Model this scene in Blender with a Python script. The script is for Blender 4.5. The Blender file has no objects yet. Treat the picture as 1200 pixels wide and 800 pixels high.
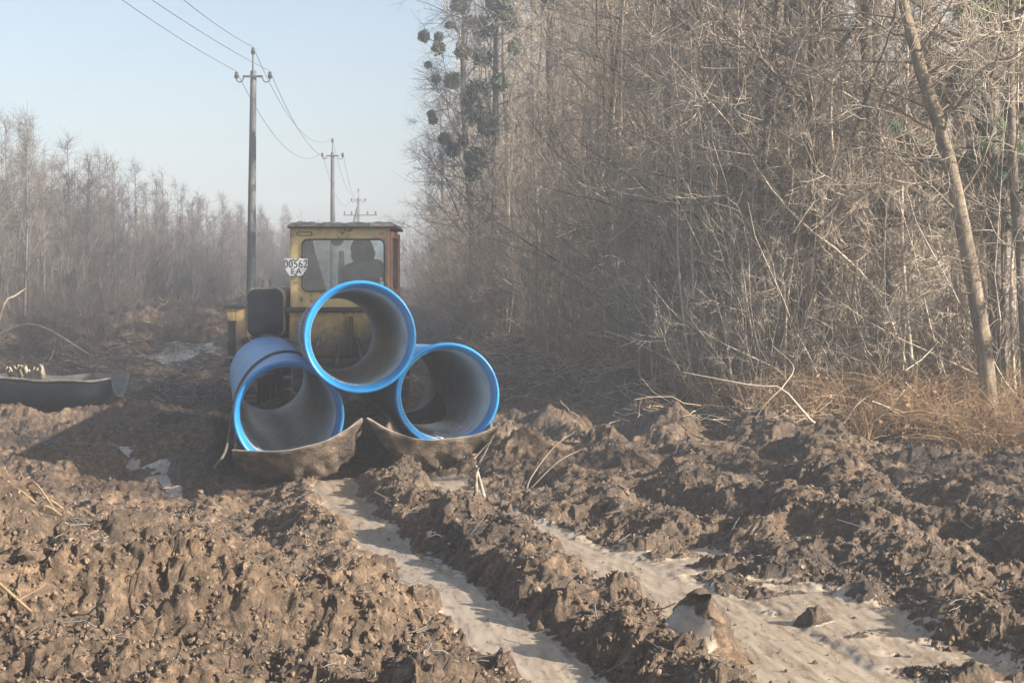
import bpy, bmesh, math, random
import numpy as np
from mathutils import Vector, Matrix
random.seed(7)
SC = bpy.context.scene
COL = SC.collection
R = math.radians

# ------------------------------------------------------------------ basics
F_PX, CAM_Z, PITCH = 1750.0, 1.7, math.atan(65 / 1750.0)

def at(px, py, y):
    """point at depth y seen at a given place of the 1200x800 frame"""
    dx, dz = (px - 600) / F_PX, -(py - 400) / F_PX
    c, s = math.cos(PITCH), math.sin(PITCH)
    k = y / (c + dz * s)
    return Vector((dx * k, y, CAM_Z + (-s + dz * c) * k))

def link(o, parent=None):
    COL.objects.link(o)
    if parent is not None:
        o.parent = parent
    return o

def tag(o, label=None, cat=None, group=None, kind=None):
    if label: o['label'] = label
    if cat: o['category'] = cat
    if group: o['group'] = group
    if kind: o['kind'] = kind
    return o

def empty(name, loc=(0, 0, 0), rz=0.0):
    o = bpy.data.objects.new(name, None)
    o.location = loc
    o.rotation_euler = (0, 0, rz)
    o.empty_display_size = .2
    return link(o)

def mesh_np(name, chunks, smooth=True, mats=()):
    """chunks: list of (verts Nx3, faces Mx3/4[, material index])"""
    me = bpy.data.meshes.new(name)
    vs, loops, starts, mi, off, lo = [], [], [], [], 0, 0
    for ch in chunks:
        v, f = ch[0], ch[1]
        if len(f) == 0: continue
        k = f.shape[1]
        vs.append(v); loops.append((f + off).ravel())
        starts.append(lo + np.arange(len(f)) * k)
        mi.append(np.full(len(f), ch[2] if len(ch) > 2 else 0))
        off += len(v); lo += f.size
    v = np.concatenate(vs).astype(np.float32); l = np.concatenate(loops).astype(np.int32)
    s = np.concatenate(starts).astype(np.int32); m = np.concatenate(mi).astype(np.int32)
    me.vertices.add(len(v)); me.vertices.foreach_set('co', v.ravel())
    me.loops.add(len(l)); me.loops.foreach_set('vertex_index', l)
    me.polygons.add(len(s)); me.polygons.foreach_set('loop_start', s)
    me.polygons.foreach_set('material_index', m)
    me.polygons.foreach_set('use_smooth', np.full(len(s), bool(smooth)))
    me.update(calc_edges=True)
    for x in mats: me.materials.append(x)
    return me

def obj_np(name, chunks, mat, parent=None, smooth=True):
    return link(bpy.data.objects.new(name, mesh_np(name, chunks, smooth, [mat] if not isinstance(mat, (list, tuple)) else mat)), parent)

def obj_bm(name, bm, mat, parent=None, smooth=False):
    me = bpy.data.meshes.new(name)
    bmesh.ops.recalc_face_normals(bm, faces=bm.faces)
    bm.to_mesh(me); bm.free()
    if smooth:
        for p in me.polygons: p.use_smooth = True
    me.materials.append(mat)
    return link(bpy.data.objects.new(name, me), parent)

def add_box(bm, x0, x1, y0, y1, z0, z1, bev=.012, seg=2):
    r = bmesh.ops.create_cube(bm, size=1)
    vs = r['verts']
    for v in vs:
        v.co = Vector(((x0 + x1) / 2 + v.co.x * (x1 - x0), (y0 + y1) / 2 + v.co.y * (y1 - y0), (z0 + z1) / 2 + v.co.z * (z1 - z0)))
    if bev > 0:
        es = list({e for v in vs for e in v.link_edges})
        bmesh.ops.bevel(bm, geom=es, offset=bev, segments=seg, affect='EDGES', profile=.6)

def box(name, x0, x1, y0, y1, z0, z1, mat, parent=None, bev=.012):
    bm = bmesh.new(); add_box(bm, x0, x1, y0, y1, z0, z1, bev)
    return obj_bm(name, bm, mat, parent)

def rrect(x0, x1, z0, z1, r, n=6):
    out = []
    for cx, cz, a0 in ((x1 - r, z1 - r, 0), (x0 + r, z1 - r, 90), (x0 + r, z0 + r, 180), (x1 - r, z0 + r, 270)):
        for i in range(n + 1):
            a = R(a0 + 90 * i / n)
            out.append((cx + r * math.cos(a), cz + r * math.sin(a)))
    return out

def add_prism(bm, prof, y0, y1, bev=0.0):
    """profile in xz extruded along y"""
    a = [bm.verts.new((x, y0, z)) for x, z in prof]
    b = [bm.verts.new((x, y1, z)) for x, z in prof]
    n = len(prof)
    fs = [bm.faces.new(a), bm.faces.new(b[::-1])]
    for i in range(n):
        fs.append(bm.faces.new((a[i], b[i], b[(i + 1) % n], a[(i + 1) % n])))
    if bev > 0:
        es = list({e for f in fs[:2] for e in f.edges})
        bmesh.ops.bevel(bm, geom=es, offset=bev, segments=2, affect='EDGES')

def add_ring(bm, outer, inner, y0, y1):
    """frame between two equal-length xz loops"""
    n = len(outer)
    V = [[bm.verts.new((x, y, z)) for x, z in lp] for lp in (outer, inner) for y in (y0, y1)]
    o0, o1, i0, i1 = V
    for k in range(n):
        j = (k + 1) % n
        for q in ((o0[k], o0[j], i0[j], i0[k]), (o1[k], i1[k], i1[j], o1[j]), (o0[k], o1[k], o1[j], o0[j]), (i0[k], i0[j], i1[j], i1[k])):
            bm.faces.new(q)

# ------------------------------------------------------------------ tubes (batched)
def tubes(pts, rad, S=3):
    pts = np.asarray(pts, float); rad = np.asarray(rad, float)
    B, P, _ = pts.shape
    d = np.empty_like(pts)
    d[:, 1:-1] = pts[:, 2:] - pts[:, :-2]; d[:, 0] = pts[:, 1] - pts[:, 0]; d[:, -1] = pts[:, -1] - pts[:, -2]
    d /= np.linalg.norm(d, axis=2, keepdims=True) + 1e-9
    m = d.mean(axis=1); ref = np.zeros((B, 3)); k = np.abs(m).argmin(axis=1); ref[np.arange(B), k] = 1
    a = np.cross(d, ref[:, None, :]); a /= np.linalg.norm(a, axis=2, keepdims=True) + 1e-9
    b = np.cross(d, a)
    t = np.arange(S) * 2 * np.pi / S
    v = pts[:, :, None, :] + rad[:, :, None, None] * (np.cos(t)[None, None, :, None] * a[:, :, None, :] + np.sin(t)[None, None, :, None] * b[:, :, None, :])
    i = np.arange(B * (P - 1)); bi, pi = i // (P - 1), i % (P - 1)
    base = (bi * P + pi) * S
    s = np.arange(S); s2 = (s + 1) % S
    f = np.stack([base[:, None] + s, base[:, None] + s2, base[:, None] + S + s2, base[:, None] + S + s], axis=-1).reshape(-1, 4)
    return v.reshape(-1, 3), f

def smooth_path(pts, n):
    pts = np.asarray(pts, float); m = len(pts)
    p = np.vstack([2 * pts[0] - pts[1], pts, 2 * pts[-1] - pts[-2]])
    out = []
    for t in np.linspace(0, m - 1 - 1e-6, n):
        i = int(t); u = t - i
        a, b, c, d = p[i], p[i + 1], p[i + 2], p[i + 3]
        out.append(.5 * ((2 * b) + (-a + c) * u + (2 * a - 5 * b + 4 * c - d) * u * u + (-a + 3 * b - 3 * c + d) * u ** 3))
    return np.array(out)

def tube1(pts, r, S=8, n=None):
    p = smooth_path(pts, n) if n else np.asarray(pts, float)
    rr = np.full(len(p), r) if np.isscalar(r) else np.interp(np.linspace(0, 1, len(p)), np.linspace(0, 1, len(r)), r)
    v, f = tubes(p[None], rr[None], S)
    return v, f

# ------------------------------------------------------------------ numpy noise
def h01(ix, iy, seed):
    with np.errstate(over='ignore'):
        h = (ix.astype(np.int64) * 374761393 + iy.astype(np.int64) * 668265263 + seed * 1442695041).astype(np.uint32)
        h ^= h >> 13; h = h * np.uint32(1274126177); h ^= h >> 16
        h = h * np.uint32(2246822519); h ^= h >> 13
    return h.astype(np.float64) / 4294967295.0

def perlin(x, y, seed=0):
    ix, iy = np.floor(x), np.floor(y); fx, fy = x - ix, y - iy
    u, v = fx ** 3 * (fx * (fx * 6 - 15) + 10), fy ** 3 * (fy * (fy * 6 - 15) + 10)
    r = []
    for j in (0, 1):
        for i in (0, 1):
            a = h01(ix + i, iy + j, seed) * 6.28318
            r.append(np.cos(a) * (fx - i) + np.sin(a) * (fy - j))
    return 1.5 * ((r[0] * (1 - u) + r[1] * u) * (1 - v) + (r[2] * (1 - u) + r[3] * u) * v)

def fbm(x, y, seed, oct=4, g=.5):
    s, a = 0, 1
    for i in range(oct):
        s = s + a * perlin(x, y, seed + i * 17); x, y, a = x * 2.03 + 5.1, y * 2.03 - 3.7, a * g
    return s

def domes(x, y, sc, seed, keep=.75):
    """irregular lumps of size sc: height of the highest dome, in units of sc"""
    x = x / sc; y = y / sc
    ix, iy = np.floor(x), np.floor(y)
    best = np.zeros_like(x)
    for j in (-1, 0, 1):
        for i in (-1, 0, 1):
            cx, cy = ix + i, iy + j
            a = h01(cx, cy, seed); b = h01(cx, cy, seed + 1); c = h01(cx, cy, seed + 2); e = h01(cx, cy, seed + 3)
            r = .35 + .5 * c
            ex = .7 + .6 * e
            dx, dy = (x - cx - a) * ex, (y - cy - b) / ex
            q = 1 - (dx * dx + dy * dy) / (r * r)
            hgt = np.where(e < keep, np.sqrt(np.clip(q, 0, None)) * r * (.4 + .6 * b), 0)
            best = np.maximum(best, hgt)
    return best

def sst(a, b, x):
    t = np.clip((x - a) / (b - a), 0, 1)
    return t * t * (3 - 2 * t)

# ------------------------------------------------------------------ terrain
CS, SN = math.cos(R(9.73)), math.sin(R(9.73))
def ut(x, y): return x * CS + y * SN, y * CS - x * SN
def xy(u, t): return u * CS - t * SN, u * SN + t * CS

LY = [4, 6.4, 7.26, 8.38, 10.26, 11.4, 12.4, 13.4, 15]; LX = [1.0, .256, .0, -.335, -.93, -1.22, -1.45, -1.62, -1.9]
RY = [4, 6.54, 7.93, 9.15, 10.6, 12.0, 13.6, 15]; RX = [1.75, 1.18, .93, .63, .12, -.36, -.74, -1.0]

def edge_x(y):
    return np.interp(y, [10, 14, 16, 19, 22, 35, 60, 75, 120], [7.5, 4.6, 2.9, 2.0, 1.5, .5, -2.0, -3.3, -6.5])

def terrain(x, y, fine=True):
    x = np.asarray(x, float); y = np.asarray(y, float)
    wx = x + .12 * perlin(x * 1.3, y * 1.3, 3); wy = y + .12 * perlin(x * 1.3, y * 1.3, 4)
    xl = np.interp(y, LY, LX); xr = np.interp(y, RY, RX)
    jag = .07 * perlin(x * 2.3, y * 2.3, 11) + .05 * perlin(x * 7, y * 5, 12) + .025 * perlin(x * 19, y * 14, 13)
    wl = x - xl + jag; wr = x - xr + jag
    near = 1 - sst(13.0, 13.8, y)
    tl = (1 - sst(.17, .27, np.abs(wl))) * near
    rw = np.interp(y, [5, 7, 8, 9, 10, 12, 13], [.62, .56, .48, .38, .28, .24, .24])
    tr = (1 - sst(-.02, .10, -wr - .22)) * (1 - sst(rw - .1, rw + .12, wr)) * near
    # scraped clay patches on the bank right of the right track
    pat = perlin(x * 1.1 + y * .45, y * 1.5, 21) + .5 * perlin(x * 2.6 + y * .9, y * 4.4, 22) + .2 * perlin(x * 5, y * 10, 23)
    bank = sst(rw - .15, rw, wr) * (1 - sst(rw + .40, rw + .80, wr)) * (1 - sst(9.6, 10.6, y))
    scr = bank * sst(.0, .30, pat + .10)
    smooth = np.clip(np.maximum(np.maximum(tl, tr), scr), 0, 1)
    # pale puddle streaks on the left and far left
    d = np.abs((x + 3.45) * .855 + (y - 14.2) * .52 + .12 * perlin(x * 2, y * 2, 31))
    along = (y - 14.2) * .855 - (x + 3.45) * .52
    pud = (1 - sst(.02, .17, d + .08 * perlin(x * 5, y * 5, 34))) * (1 - sst(1.6, 2.6, np.abs(along))) * sst(-.6, -.2, perlin(x * 2.1, y * 2.1, 33))
    pud2 = (1 - sst(.5, 1.3, np.hypot((x + 6.9) / 1.0, (y - 31) / 2.6) + .5 * perlin(x * .8, y * .8, 32)))
    smooth = np.maximum(smooth, np.maximum(.85 * pud, .8 * pud2))
    # big forms
    h = np.zeros_like(x)
    left = sst(.22, .75, -wl) * near
    mound = .95 * np.exp(-((x + 4.3) / 1.45) ** 2 - ((y - 8.6) / 2.2) ** 2) + .08 * np.exp(-((x + 1.6) / .9) ** 2 - ((y - 8.0) / 1.2) ** 2)
    lowl = .30 * perlin(x * .9 + 7, y * .75, 41) + .16 * perlin(x * 2.1, y * 1.9, 42)
    left = left * (1 - .55 * sst(8.8, 11.5, y))
    h = h + left * (.03 + lowl * .80) + mound * sst(.1, .9, -wl)
    # ridge across the very front of the mound
    h = h + left * .27 * np.exp(-((y - (7.05 + .18 * (x + 1.5))) / .30) ** 2) * sst(-4.5, -1.0, -np.abs(x + 1.6) - .6)
    mid = sst(.20, .42, wl) * sst(.20, .40, -wr) * near
    amp = np.interp(y, [5, 6.4, 8, 9, 10, 11, 12.2, 13], [.13, .15, .12, .14, .20, .10, .13, .06])
    h = h + mid * amp * (1 + .5 * perlin(x * 2.2, y * 1.7, 43))
    # right: ruts parallel to the track
    wright = x - np.interp(y, RY + [18, 30], RX + [-1.2, -2.5])
    rg = sst(.30, 1.35, wr + .15 * perlin(x * 1.5, y * 1.5, 44)) * (1 - sst(18, 24, y))
    rut = np.cos((wright - .85 + .16 * perlin(x * .9, y * .6, 45)) * 2 * np.pi / .92)
    h = h + rg * (.06 + .075 * rut * (1 - sst(3.2, 4.5, wright)) + .085 * perlin(x * 1.3, y * .8, 46) + .05 * sst(.3, 1.2, wright)) * (1 - .85 * np.maximum(scr, bank))
    h = h - scr * .01
    # beyond the load
    far = sst(13.0, 14.2, y)
    h = h + far * (.05 + .12 * perlin(x * .8, y * .7, 47) + .10 * perlin(x * 2.0, y * 1.8, 48))
    h = h + .25 * np.exp(-((x + .05) / .45) ** 2 - ((y - 13.75) / .7) ** 2) + .10 * np.exp(-((x + 3.0) / .35) ** 2 - ((y - 14.6) / 1.0) ** 2)
    h = h + .15 * np.exp(-((x + .9) / .25) ** 2 - ((y - 12.7) / .3) ** 2) - .20 * sst(8.9, 10.4, y) * (1 - sst(13.2, 15, y)) * sst(.25, .9, -wl)
    ex = edge_x(y)
    h = h + .28 * sst(-1.5, 1.0, x - ex) * sst(14, 17, y) + .25 * np.exp(-((x - ex + .6) / .8) ** 2) * sst(16, 20, y) * (1 - sst(60, 90, y))
    h = h + sst(24, 44, y) * sst(3.0, 7.5, -x - .0 * y) * (.9 + .3 * perlin(x * .25, y * .2, 49))
    h = h + sst(45, 120, y) * .5
    h = h + sst(20, 27, y) * sst(2.5, 4.5, -x) * (.10 * perlin(x * .45, y * .35, 150) + .12 * perlin(x * 1.1, y * .9, 151))
    # hard flats: the load and the tractor stand here
    u, t = ut(x, y)
    flat = sst(-.45, -.2, u) * (1 - sst(2.25, 2.5, u)) * sst(13.3, 13.7, t) * (1 - sst(18.9, 19.5, t))
    h = h * (1 - flat) + flat * (-.07)
    ft = sst(-4.1, -3.8, x) * (1 - sst(-1.4, -1.1, x)) * sst(18.6, 19.2, y) * (1 - sst(23.2, 24.2, y))
    h = h * (1 - ft) + ft * (-.05)
    rough = np.clip(1 - np.maximum(np.maximum(tl, tr), np.maximum(.85 * pud, .8 * pud2)) - .96 * scr, 0, 1)
    rough = rough * (1 - .5 * flat)
    h = h - .05 * (1 - rough) + .03 * scr
    if fine:
        x2 = x + .09 * perlin(x * 4, y * 4, 51) + .035 * perlin(x * 13, y * 13, 53) + .014 * perlin(x * 37, y * 37, 55)
        y2 = y + .09 * perlin(x * 4, y * 4, 52) + .035 * perlin(x * 13, y * 13, 54) + .014 * perlin(x * 37, y * 37, 56)
        var = .45 + .55 * sst(-.5, .5, perlin(x * .7, y * .7, 61))
        fa = 1 - .55 * sst(40, 80, y)
        c = domes(x2, y2, .62, 71, .40) * .13 * var + domes(x2, y2, .30, 75, .5) * .075 * var + domes(x2, y2, .14, 79, .6) * .040 + domes(x2, y2, .07, 83, .75) * .028
        rid = lambda f_, s_: 1 - np.abs(perlin(x2 * f_, y2 * f_, s_)) * 1.6
        c = c + .050 * rid(3.3, 90) * perlin(x * 1.7, y * 1.7, 96) + .022 * rid(8, 91) + .014 * rid(17, 92) + .009 * rid(36, 93) + .006 * perlin(x * 70, y * 70, 95)
        c = c + domes(x2, y2, .034, 87, .8) * .018 - .085 + .13 * (rid(1.25, 190) - .45) * (.5 + .5 * var) + .05 * (rid(2.6, 191) - .45)
        h = h + rough * c * fa
        # drag lines along the clay
        wv = wr * 26 + .5 * perlin(x * .6, y * .3, 98) - 26 * jag
        h = h + smooth * (.0025 * perlin(wv, y * .35, 97) + .003 * perlin(x * 2.5, y * 1.2, 99) + .004 * perlin(wv * .45, y * .12, 94))
    return h, smooth

def ground_z(x, y):
    return float(terrain(np.array([x]), np.array([y]), False)[0][0])

# ------------------------------------------------------------------ materials
def nodes(name):
    m = bpy.data.materials.new(name); m.use_nodes = True
    nt = m.node_tree; b = nt.nodes['Principled BSDF']
    return m, nt, b

def N(nt, t, **kw):
    n = nt.nodes.new(t)
    for k, v in kw.items():
        if k in n.inputs: n.inputs[k].default_value = v
        else: setattr(n, k, v)
    return n

def ramp(nt, fac, stops):
    r = nt.nodes.new('ShaderNodeValToRGB'); nt.links.new(fac, r.inputs[0])
    e = r.color_ramp.elements
    while len(e) < len(stops): e.new(.5)
    for i, (p, c) in enumerate(stops):
        e[i].position = p; e[i].color = (*c, 1)
    return r.outputs[0]

def noise(nt, scale, detail=6, rough=.6, coord='Object', stretch=None, rot=None, dist=0.0):
    tc = nt.nodes.new('ShaderNodeTexCoord'); out = tc.outputs[coord]
    if stretch or rot:
        mp = nt.nodes.new('ShaderNodeMapping'); nt.links.new(out, mp.inputs[0])
        if stretch: mp.inputs['Scale'].default_value = stretch
        if rot: mp.inputs['Rotation'].default_value = rot
        out = mp.outputs[0]
    n = N(nt, 'ShaderNodeTexNoise', Scale=scale, Detail=detail, Roughness=rough, Distortion=dist)
    nt.links.new(out, n.inputs['Vector'])
    return n.outputs[0]

def mixc(nt, fac, a, b, blend='MIX'):
    m = nt.nodes.new('ShaderNodeMix'); m.data_type = 'RGBA'; m.blend_type = blend
    for s, val in ((0, fac), (6, a), (7, b)):
        if hasattr(val, 'links') or isinstance(val, bpy.types.NodeSocket): nt.links.new(val, m.inputs[s])
        elif s == 0: m.inputs[0].default_value = val
        else: m.inputs[s].default_value = (*val, 1)
    return m.outputs[2]

def bump(nt, b, height, strength=.4, dist=.02):
    n = N(nt, 'ShaderNodeBump', Strength=strength, Distance=dist)
    nt.links.new(height, n.inputs['Height']); nt.links.new(n.outputs[0], b.inputs['Normal'])

def simple(name, stops, scale=8, rough=.7, metal=0.0, bstr=.0, bscale=None, stretch=None, detail=6, spec=.5, rvar=False, coord='Object'):
    m, nt, b = nodes(name)
    nz = noise(nt, scale, detail, .6, coord, stretch)
    c = ramp(nt, nz, stops)
    if rvar:
        oi = nt.nodes.new('ShaderNodeObjectInfo')
        hv = ramp(nt, oi.outputs['Random'], [(0, (.72, .72, .74)), (.5, (1, 1, 1)), (1, (1.22, 1.16, 1.06))])
        c = mixc(nt, 1.0, c, hv, 'MULTIPLY')
    nt.links.new(c, b.inputs['Base Color'])
    b.inputs['Roughness'].default_value = rough; b.inputs['Metallic'].default_value = metal
    b.inputs['Specular IOR Level'].default_value = spec
    if bstr > 0:
        bump(nt, b, noise(nt, bscale or scale * 3, 8, .65, coord, stretch), bstr)
    return m

def mud_material():
    m, nt, b = nodes('mud')
    at_ = N(nt, 'ShaderNodeAttribute', attribute_name='smooth')
    big = noise(nt, .9, 5, .6); fine = noise(nt, 14, 8, .7); vf = noise(nt, 60, 6, .7)
    c1 = ramp(nt, fine, [(.30, (.042, .028, .018)), (.5, (.115, .077, .048)), (.66, (.25, .176, .115))])
    c2 = ramp(nt, vf, [(.3, (.6, .58, .56)), (.7, (1.25, 1.2, 1.15))])
    c = mixc(nt, .8, c1, c2, 'MULTIPLY')
    c3 = ramp(nt, big, [(.33, (.52, .50, .50)), (.5, (1.0, 1.0, .98)), (.68, (1.36, 1.30, 1.22))])
    c = mixc(nt, 1.0, c, c3, 'MULTIPLY')
    # pale wet clay of the dragged tracks, with dark smears along the drag
    st = noise(nt, 3.0, 8, .65, 'Object', (6.0, .9, 1), (0, 0, R(16)), .4)
    clay = ramp(nt, st, [(.30, (.165, .120, .082)), (.48, (.29, .232, .172)), (.70, (.37, .310, .240))])
    sm = noise(nt, 7, 6, .7, 'Object', (2.2, .8, 1), (0, 0, R(40)), 1.2)
    msk = ramp(nt, sm, [(.55, (0, 0, 0)), (.63, (1, 1, 1))])
    clay = mixc(nt, N_math(nt, 'MULTIPLY', msk, .75), clay, (.13, .088, .055))
    f = N_math(nt, 'ADD', at_.outputs['Fac'], N_math(nt, 'MULTIPLY', N_math(nt, 'SUBTRACT', fine, .5), .7))
    f = ramp(nt, f, [(.42, (0, 0, 0)), (.60, (1, 1, 1))])
    c = mixc(nt, f, c, clay)
    nt.links.new(c, b.inputs['Base Color'])
    rr = nt.nodes.new('ShaderNodeMapRange'); nt.links.new(f, rr.inputs[0])
    rr.inputs[3].default_value = .78; rr.inputs[4].default_value = .33
    wet = ramp(nt, big, [(.36, (.55, .55, .55)), (.5, (1, 1, 1))])       # damp hollows shine a little
    nt.links.new(N_math(nt, 'MULTIPLY', rr.outputs[0], wet), b.inputs['Roughness'])
    hh = N_math(nt, 'ADD', N_math(nt, 'MULTIPLY', noise(nt, 45, 8, .7), 1.0), N_math(nt, 'MULTIPLY', noise(nt, 160, 4, .7), .35))
    bs = nt.nodes.new('ShaderNodeMapRange'); nt.links.new(f, bs.inputs[0]); bs.inputs[3].default_value = 1.0; bs.inputs[4].default_value = .05
    n = N(nt, 'ShaderNodeBump', Distance=.03); nt.links.new(bs.outputs[0], n.inputs['Strength'])
    nt.links.new(hh, n.inputs['Height']); nt.links.new(n.outputs[0], b.inputs['Normal'])
    return m

def N_math(nt, op, a, bb):
    n = nt.nodes.new('ShaderNodeMath'); n.operation = op
    for i, v in enumerate((a, bb)):
        if isinstance(v, bpy.types.NodeSocket): nt.links.new(v, n.inputs[i])
        else: n.inputs[i].default_value = v
    return n.outputs[0]

def paint_material(name, paint, rustiness, dirt=(.12, .09, .062), low=None):
    """old paint: fading, rust blotches, mud splash"""
    m, nt, b = nodes(name)
    p = ramp(nt, noise(nt, 3, 6, .6), [(.3, tuple(v * .75 for v in paint)), (.7, tuple(min(1, v * 1.15) for v in paint))])
    rn = noise(nt, 6, 10, .72)
    rust = ramp(nt, noise(nt, 22, 6, .7), [(.3, (.07, .032, .018)), (.7, (.20, .095, .045))])
    f = ramp(nt, rn, [(1 - rustiness - .04, (0, 0, 0)), (1 - rustiness + .04, (1, 1, 1))])
    c = mixc(nt, f, p, rust)
    dn = ramp(nt, noise(nt, 9, 8, .7, 'Object', (1, 1, .35)), [(.5, (0, 0, 0)), (.72, (1, 1, 1))])
    c = mixc(nt, N_math(nt, 'MULTIPLY', dn, .75), c, dirt)
    if low:                                             # dried mud thrown up from the tracks
        tc = nt.nodes.new('ShaderNodeTexCoord'); sp = nt.nodes.new('ShaderNodeSeparateXYZ'); nt.links.new(tc.outputs['Object'], sp.inputs[0])
        mr = nt.nodes.new('ShaderNodeMapRange'); nt.links.new(N_math(nt, 'ADD', sp.outputs[2], N_math(nt, 'MULTIPLY', noise(nt, 11, 8, .75), .7)), mr.inputs[0])
        mr.inputs[1].default_value = low[1] + .35; mr.inputs[2].default_value = low[0] + .35; mr.inputs[3].default_value = 0; mr.inputs[4].default_value = 1
        c = mixc(nt, mr.outputs[0], c, ramp(nt, noise(nt, 30, 6, .7), [(.3, (.075, .055, .038)), (.7, (.19, .145, .10))]))
    nt.links.new(c, b.inputs['Base Color']); b.inputs['Roughness'].default_value = .62
    bump(nt, b, rn, .25, .01)
    return m

def blue_material(name, dusty):
    m, nt, b = nodes(name)
    n1 = noise(nt, 5, 8, .65); n2 = noise(nt, 40, 6, .7)
    base = ramp(nt, n1, [(.3, (.010, .16, .40)), (.7, (.018, .225, .52))])
    dust = ramp(nt, N_math(nt, 'ADD', N_math(nt, 'MULTIPLY', n2, .5), N_math(nt, 'MULTIPLY', noise(nt, 3, 5, .6, 'Object', (1, .3, 1)), .5)), [(.62 - dusty * .3, (0, 0, 0)), (.85 - dusty * .25, (1, 1, 1))])
    c = mixc(nt, N_math(nt, 'MULTIPLY', dust, .35 + dusty * .35), base, (.24, .43, .56) if dusty > .3 else (.32, .27, .21))
    nt.links.new(c, b.inputs['Base Color'])
    b.inputs['Roughness'].default_value = .42 if dusty > .3 else .34
    bump(nt, b, n2, .06, .004)
    return m

def lining_material():
    m, nt, b = nodes('cement_lining')
    n1 = noise(nt, 4, 8, .7, 'Object', (1, .35, 1)); n2 = noise(nt, 24, 8, .7)
    c = ramp(nt, n1, [(.3, (.33, .41, .49)), (.55, (.51, .60, .69)), (.75, (.64, .71, .77))])
    c = mixc(nt, .5, c, ramp(nt, n2, [(.3, (.6, .58, .55)), (.7, (1.2, 1.2, 1.2))]), 'MULTIPLY')
    # mud dribbles lying along the bottom of the bore
    geo = nt.nodes.new('ShaderNodeNewGeometry'); sep = nt.nodes.new('ShaderNodeSeparateXYZ'); nt.links.new(geo.outputs['Normal'], sep.inputs[0])
    mud = N_math(nt, 'MULTIPLY', ramp(nt, sep.outputs[2], [(.45, (0, 0, 0)), (.95, (1, 1, 1))]), ramp(nt, noise(nt, 7, 8, .75), [(.46, (0, 0, 0)), (.62, (1, 1, 1))]))
    c = mixc(nt, mud, c, (.11, .085, .06))
    nt.links.new(c, b.inputs['Base Color']); b.inputs['Roughness'].default_value = .30
    bump(nt, b, n2, .12, .005)
    return m

def glass_material():
    m, nt, b = nodes('cab_glass')
    out = nt.nodes['Material Output']
    tr = N(nt, 'ShaderNodeBsdfTransparent'); tr.inputs[0].default_value = (.90, .94, .95, 1)
    gl = N(nt, 'ShaderNodeBsdfGlossy'); gl.inputs['Roughness'].default_value = .08
    df = N(nt, 'ShaderNodeBsdfDiffuse'); df.inputs[0].default_value = (.36, .37, .36, 1)
    mx = nt.nodes.new('ShaderNodeMixShader'); mx2 = nt.nodes.new('ShaderNodeMixShader')
    mx.inputs[0].default_value = .07
    nt.links.new(tr.outputs[0], mx.inputs[1]); nt.links.new(gl.outputs[0], mx.inputs[2])
    f = ramp(nt, noise(nt, 8, 8, .7), [(.4, (.02, .02, .02)), (.75, (.16, .16, .16))])
    nt.links.new(f, mx2.inputs[0]); nt.links.new(mx.outputs[0], mx2.inputs[1]); nt.links.new(df.outputs[0], mx2.inputs[2])
    nt.links.new(mx2.outputs[0], out.inputs['Surface'])
    return m

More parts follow.
